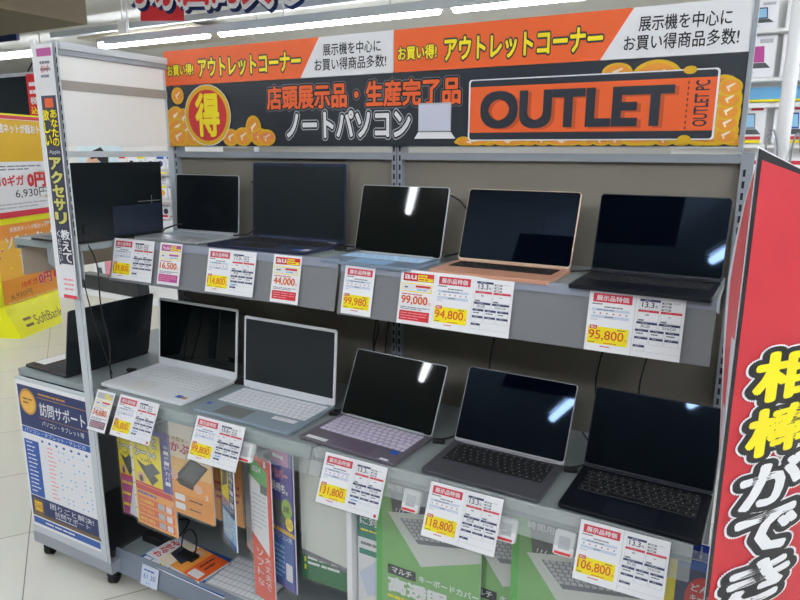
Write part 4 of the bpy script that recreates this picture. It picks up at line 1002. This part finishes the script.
t = thing('television', 'dark wall television with grey frame beyond the yellow stand', 'television', (-7.84, 4.6, H+.21))
b = MB(); b.box(-.2,0,0,.82,.08,.60,mat('tv_frame',(176,178,182),.4)); b.build('frame', t)
b = MB(); b.box(-.2,-.003,.0,.78,0,.56,mat('tv_glass',(24,34,40),.1)); b.build('screen', t)
b = MB(); b.box(-.2,.08,-1.74,.82,.5,.5,mat('pillar_grey',(150,152,156),.6)); b.build('stand', t)
t = thing('tax_sign', 'narrow red vertical sign beside the television', 'sign', (-6.93, 4.5, H+.13))
a = Art(.20, .64, .01, RED, ls=.003)
a.lines(.2,.66,.8,.9,2,WHITE,1,.5,.9)
for k, c in enumerate('税込表示'): a.text(c, .2,.52-.15*k,.8,.64-.15*k, (WHITE,YELLOW,WHITE,WHITE)[k],2,.03)
a.build('printed_board', t)
t = thing('glass_partition', 'grey green panel behind the narrow red sign', 'panel', (-6.62, 4.7, 0)); b = MB(); b.box(0,0,.0,.45,.05,H+.80,mat('teal_grey',(120,142,142),.4)); b.build('board', t)

t = thing('merchandise_wall', 'white pegboard wall of small packages seen through the end rack', 'display fixture', (-4.3, 3.35, 0))
b = MB(); b.box(-.75, 0, 0, 1.1, .05, H+.2, mat('pegboard', (222,220,216), .6)); b.build('pegboard', t)
for z in (-.16, -.36, -.56):
    b = MB(); b.box(-.75, -.06, H+z-.012, 1.1, 0, H+z, mat('peg_ledge', (186,176,172), .6)); b.build('ledge', t)
n_ = 0
for r_, z in enumerate((-.13, -.235, -.33, -.46, -.535, -.72)):
    for c in range(9):
        x = -4.16 + c*.098 + (r_ % 2)*.02
        t = thing('blister_pack', 'tiny white hanging accessory pack on the pegboard, row %s, place %s from the left' % (('top','second','third','fourth','fifth','sixth')[r_], ('one','two','three','four','five','six','seven','eight','nine')[c]), 'package', (x, 3.335, z+H), group='accessory packs on the pegboard')
        a = Art(.085, .09, .012, PAPER, ls=.0012); a.ell(.5, .42, .28, .22, (BLACK, NAVY, GREY, WHITE, ORNG2, LGREY)[rng.randrange(6)], 1, 14); a.rect(.1,.78,.9,.95,(RED,YELLOW,BLUE,LGREY,WHITE)[rng.randrange(5)],1); a.lines(.15,.06,.8,.14,1,GREY,1,.5)
        a.build('printed_card', t)
t = thing('portrait_poster', 'poster with a dark haired person on pale blue, seen above the black laptop', 'poster', (-4.62, 3.341, H-.47))
a = Art(.50, .50, .006, mat('pale_teal_poster', (206, 226, 232), .5), ls=.0012)
a.ell(.34, .66, .16, .20, SKIN, 2); a.poly([(.30,.80),(.34,.92),(.55,.98),(.70,.86),(.70,.66),(.62,.60),(.56,.74),(.44,.82)], BLACK, 3); a.ell(.54, .70, .05, .06, SKIN, 4); a.poly([(.1,0),(.1,.3),(.3,.46),(.6,.46),(.8,.3),(.8,0)], WHITE, 2)
a.build('printed_sheet', t)
t = thing('orange_leaflet', 'orange leaflet beside the portrait poster', 'poster', (-4.10, 3.343, H-.25)); a = Art(.14,.24,.004,WHITE,ls=.0012); a.poly([(0,1),(0,.1),(.5,0),(.5,.4),(.9,.5),(.7,.9),(.9,1)], mat('leaf_orange',(246,160,30),.5),1); a.build('printed_sheet', t)
t = thing('counter_cabinet', 'cream counter cabinet behind the lower black laptops', 'cabinet', (-2.85, 2.75, 0))
b = MB(); b.box(-1.1, 0, .06, .55, .5, H-.93, mat('cream_laminate', (222,216,204), .5)); b.build('body', t)
b = MB(); b.box(-1.12, -.01, H-.93, .57, .52, H-.90, WPANEL); b.build('worktop', t)
b = MB(); b.box(-1.06, .04, 0, .5, .46, .06, SLOT); b.build('plinth', t)
for x, z, c, w, lb in ((-3.80, -.90, LPINK, .12, 'pink boxed earphone pack on the cream counter'), (-3.67, -.90, WHITE, .10, 'white boxed pack right of the pink one on the counter'), (-3.92, -.90, WHITE, .11, 'white boxed pack left of the pink one on the counter')):
    t = thing('boxed_pack', lb, 'package', (x*1.035, 2.98, H+z), group='boxed packs on the cream counter')
    b = MB(); b.box(0,0,0,w,.05,.15,c); b.build('box', t)
    a = Art(w,.15,.001,c,ls=.001); a.ell(.5,.45,.25,.15,RED if c is LPINK else MGREY,1,14); a.rect(.3,.55,.7,.68,RED if c is LPINK else MGREY,1); o = a.build('printed_front', t); o.location=(0,-.0015,0)
t = thing('black_display_box', 'long black box on the cream counter in front of the pink pack', 'box', (-3.64, 2.80, H-.90))
b = MB(); b.prism(rrect(-.31, -.04, .31, .04, .006), 0, .10, BLKLID, .004, M=Matrix.Rotation(R(-4), 4, 'Z')); b.build('box', t)
t = thing('wire_rack', 'dark hanging rack of small packs above the counter boxes', 'rack', (-4.0, 3.10, H-.70)); b = MB(); b.box(0,0,0,.42,.03,.015,SLOT)
for k in range(8): b.box(.01+.05*k,-.03,-.05,.045+.05*k,0,.0,MGREY)

for x in (.01, .40): b.box(x, .005, -.20, x+.01, .02, 0, SLOT)
b.build('rack', t)

# ------------------------------------------------------------------ ceiling furniture
BEAM = mat('dull_beam', (128, 118, 100), .9)
t = thing('ceiling_duct', 'broad dull brown boxed duct under the ceiling, upper left', 'duct', (-9.0, 4.0, H+1.28)); b = MB(); b.box(-4.2, -.6, 0, 2.6, .9, .33, BEAM); b.build('casing', t)
t = thing('ceiling_hatch', 'pale square ceiling panel above the header panel', 'panel', (-7.7, 6.6, H+1.50)); b = MB(); b.box(-.9,-.2,0,1.3,.9,.03,mat('hatch',(196,188,168),.8)); b.build('panel', t)
for k, (y, z) in enumerate(((5.5, 1.20), (5.95, 1.44))):
    t = thing('ceiling_rail', 'long pale grey suspended rail running along the aisle, %s' % ('the nearer' if k == 0 else 'above the lamps'), 'rail', (-3.5, y, H+z), group='suspended ceiling rails')
    b = MB(); b.box(-5.0 if k else -3.4, -.03, 0, 5.5, .03, .07, STEELW)
    for x in (-3., -.8, 1.6, 4): b.cyl((x, 0, .07), (x, 0, CZ-H-z), .007, WPLAST, 8)
    b.build('rail', t)
t = thing('ceiling_truss', 'dark thin steel lattice in the ceiling at upper left', 'truss', (-9, 7.5, H+1.2))
b = MB()
for k in range(5): b.cyl((-2.6+k*.45, 0, 0), (-2.2+k*.45, 0, .38), .014, SLOT, 6); b.cyl((-2.2+k*.45, 0, .38), (-1.8+k*.45, 0, 0), .014, SLOT, 6)
b.cyl((-3, 0, 0), (-.2, 0, 0), .02, SLOT, 6); b.cyl((-3, 0, .38), (-.2, 0, .38), .02, SLOT, 6); b.build('lattice', t)
t = thing('navy_hanging_sign', 'dark navy hanging sign at the top left corner', 'sign', (-8.7, 5.2, H+1.29)); b = MB(); b.box(-.3,0,0,.6,.04,.28,DBLUE); b.cyl((.5,.02,.28),(.5,.02,.33),.01,STEEL,8); b.build('board', t)
t = thing('buyback_hanging_sign', 'hanging sign with huge red and white black-edged characters at the top', 'sign', (-6.05, 5.2, H+1.43))
a = Art(2.5, .50, 0, CHAR, ls=.012)
a.rect(.05,-.2,.30,.1,RED,1)
a.text('ぷ家回的買る', .0,.06,.90,1.3,DBLUE,1,.14,0,.03); a.outlined('ぷ家回的買る', .0,.06,.90,1.3,RED,WHITE,3,.03,.10)
for v in range(len(a.v)): pass
a.v = [(x, y, z - .16*x/2.5*0) for x, y, z in a.v]
o = a.build('printed_board', t)
t.rotation_euler = (0, R(4.5), 0)
t = thing('hanging_tag', 'small white tag hanging from the ceiling left of the big characters', 'sign', (-6.35, 5.3, H+1.25)); b = MB(); b.box(-.08,0,0,.06,.01,.13,WPLAST); b.cyl((0,.005,.13),(0,.005,.37),.008,WPLAST,8); b.build('tag', t)

# ------------------------------------------------------------------ world, camera
w = bpy.data.worlds.new('World'); S.world = w; w.use_nodes = True
bg = w.node_tree.nodes['Background']; bg.inputs[0].default_value = (.9, .95, 1.0, 1); bg.inputs[1].default_value = 0.8

cd = bpy.data.cameras.new('camera'); cam = bpy.data.objects.new('camera', cd); link(cam); S.camera = cam
cd.sensor_fit = 'HORIZONTAL'; cd.sensor_width = 36; cd.lens = 660/800*36; cd.clip_start = .02; cd.clip_end = 60
yaw, pit, rol = R(28.56), R(12.71), R(.23)
F = Vector((-math.sin(yaw)*math.cos(pit), math.cos(yaw)*math.cos(pit), -math.sin(pit)))
Rt = Vector((math.cos(yaw), math.sin(yaw), 0)); U = Rt.cross(F)
R2 = Rt*math.cos(rol) + U*math.sin(rol); U2 = -Rt*math.sin(rol) + U*math.cos(rol)
cam.matrix_world = Matrix(((R2.x, U2.x, -F.x, 0), (R2.y, U2.y, -F.y, 0), (R2.z, U2.z, -F.z, H), (0, 0, 0, 1)))
S.view_settings.view_transform = 'Standard'; S.view_settings.look = 'None'; S.view_settings.gamma = 1; S.view_settings.use_curve_mapping = False
S.view_settings.exposure = 0.42
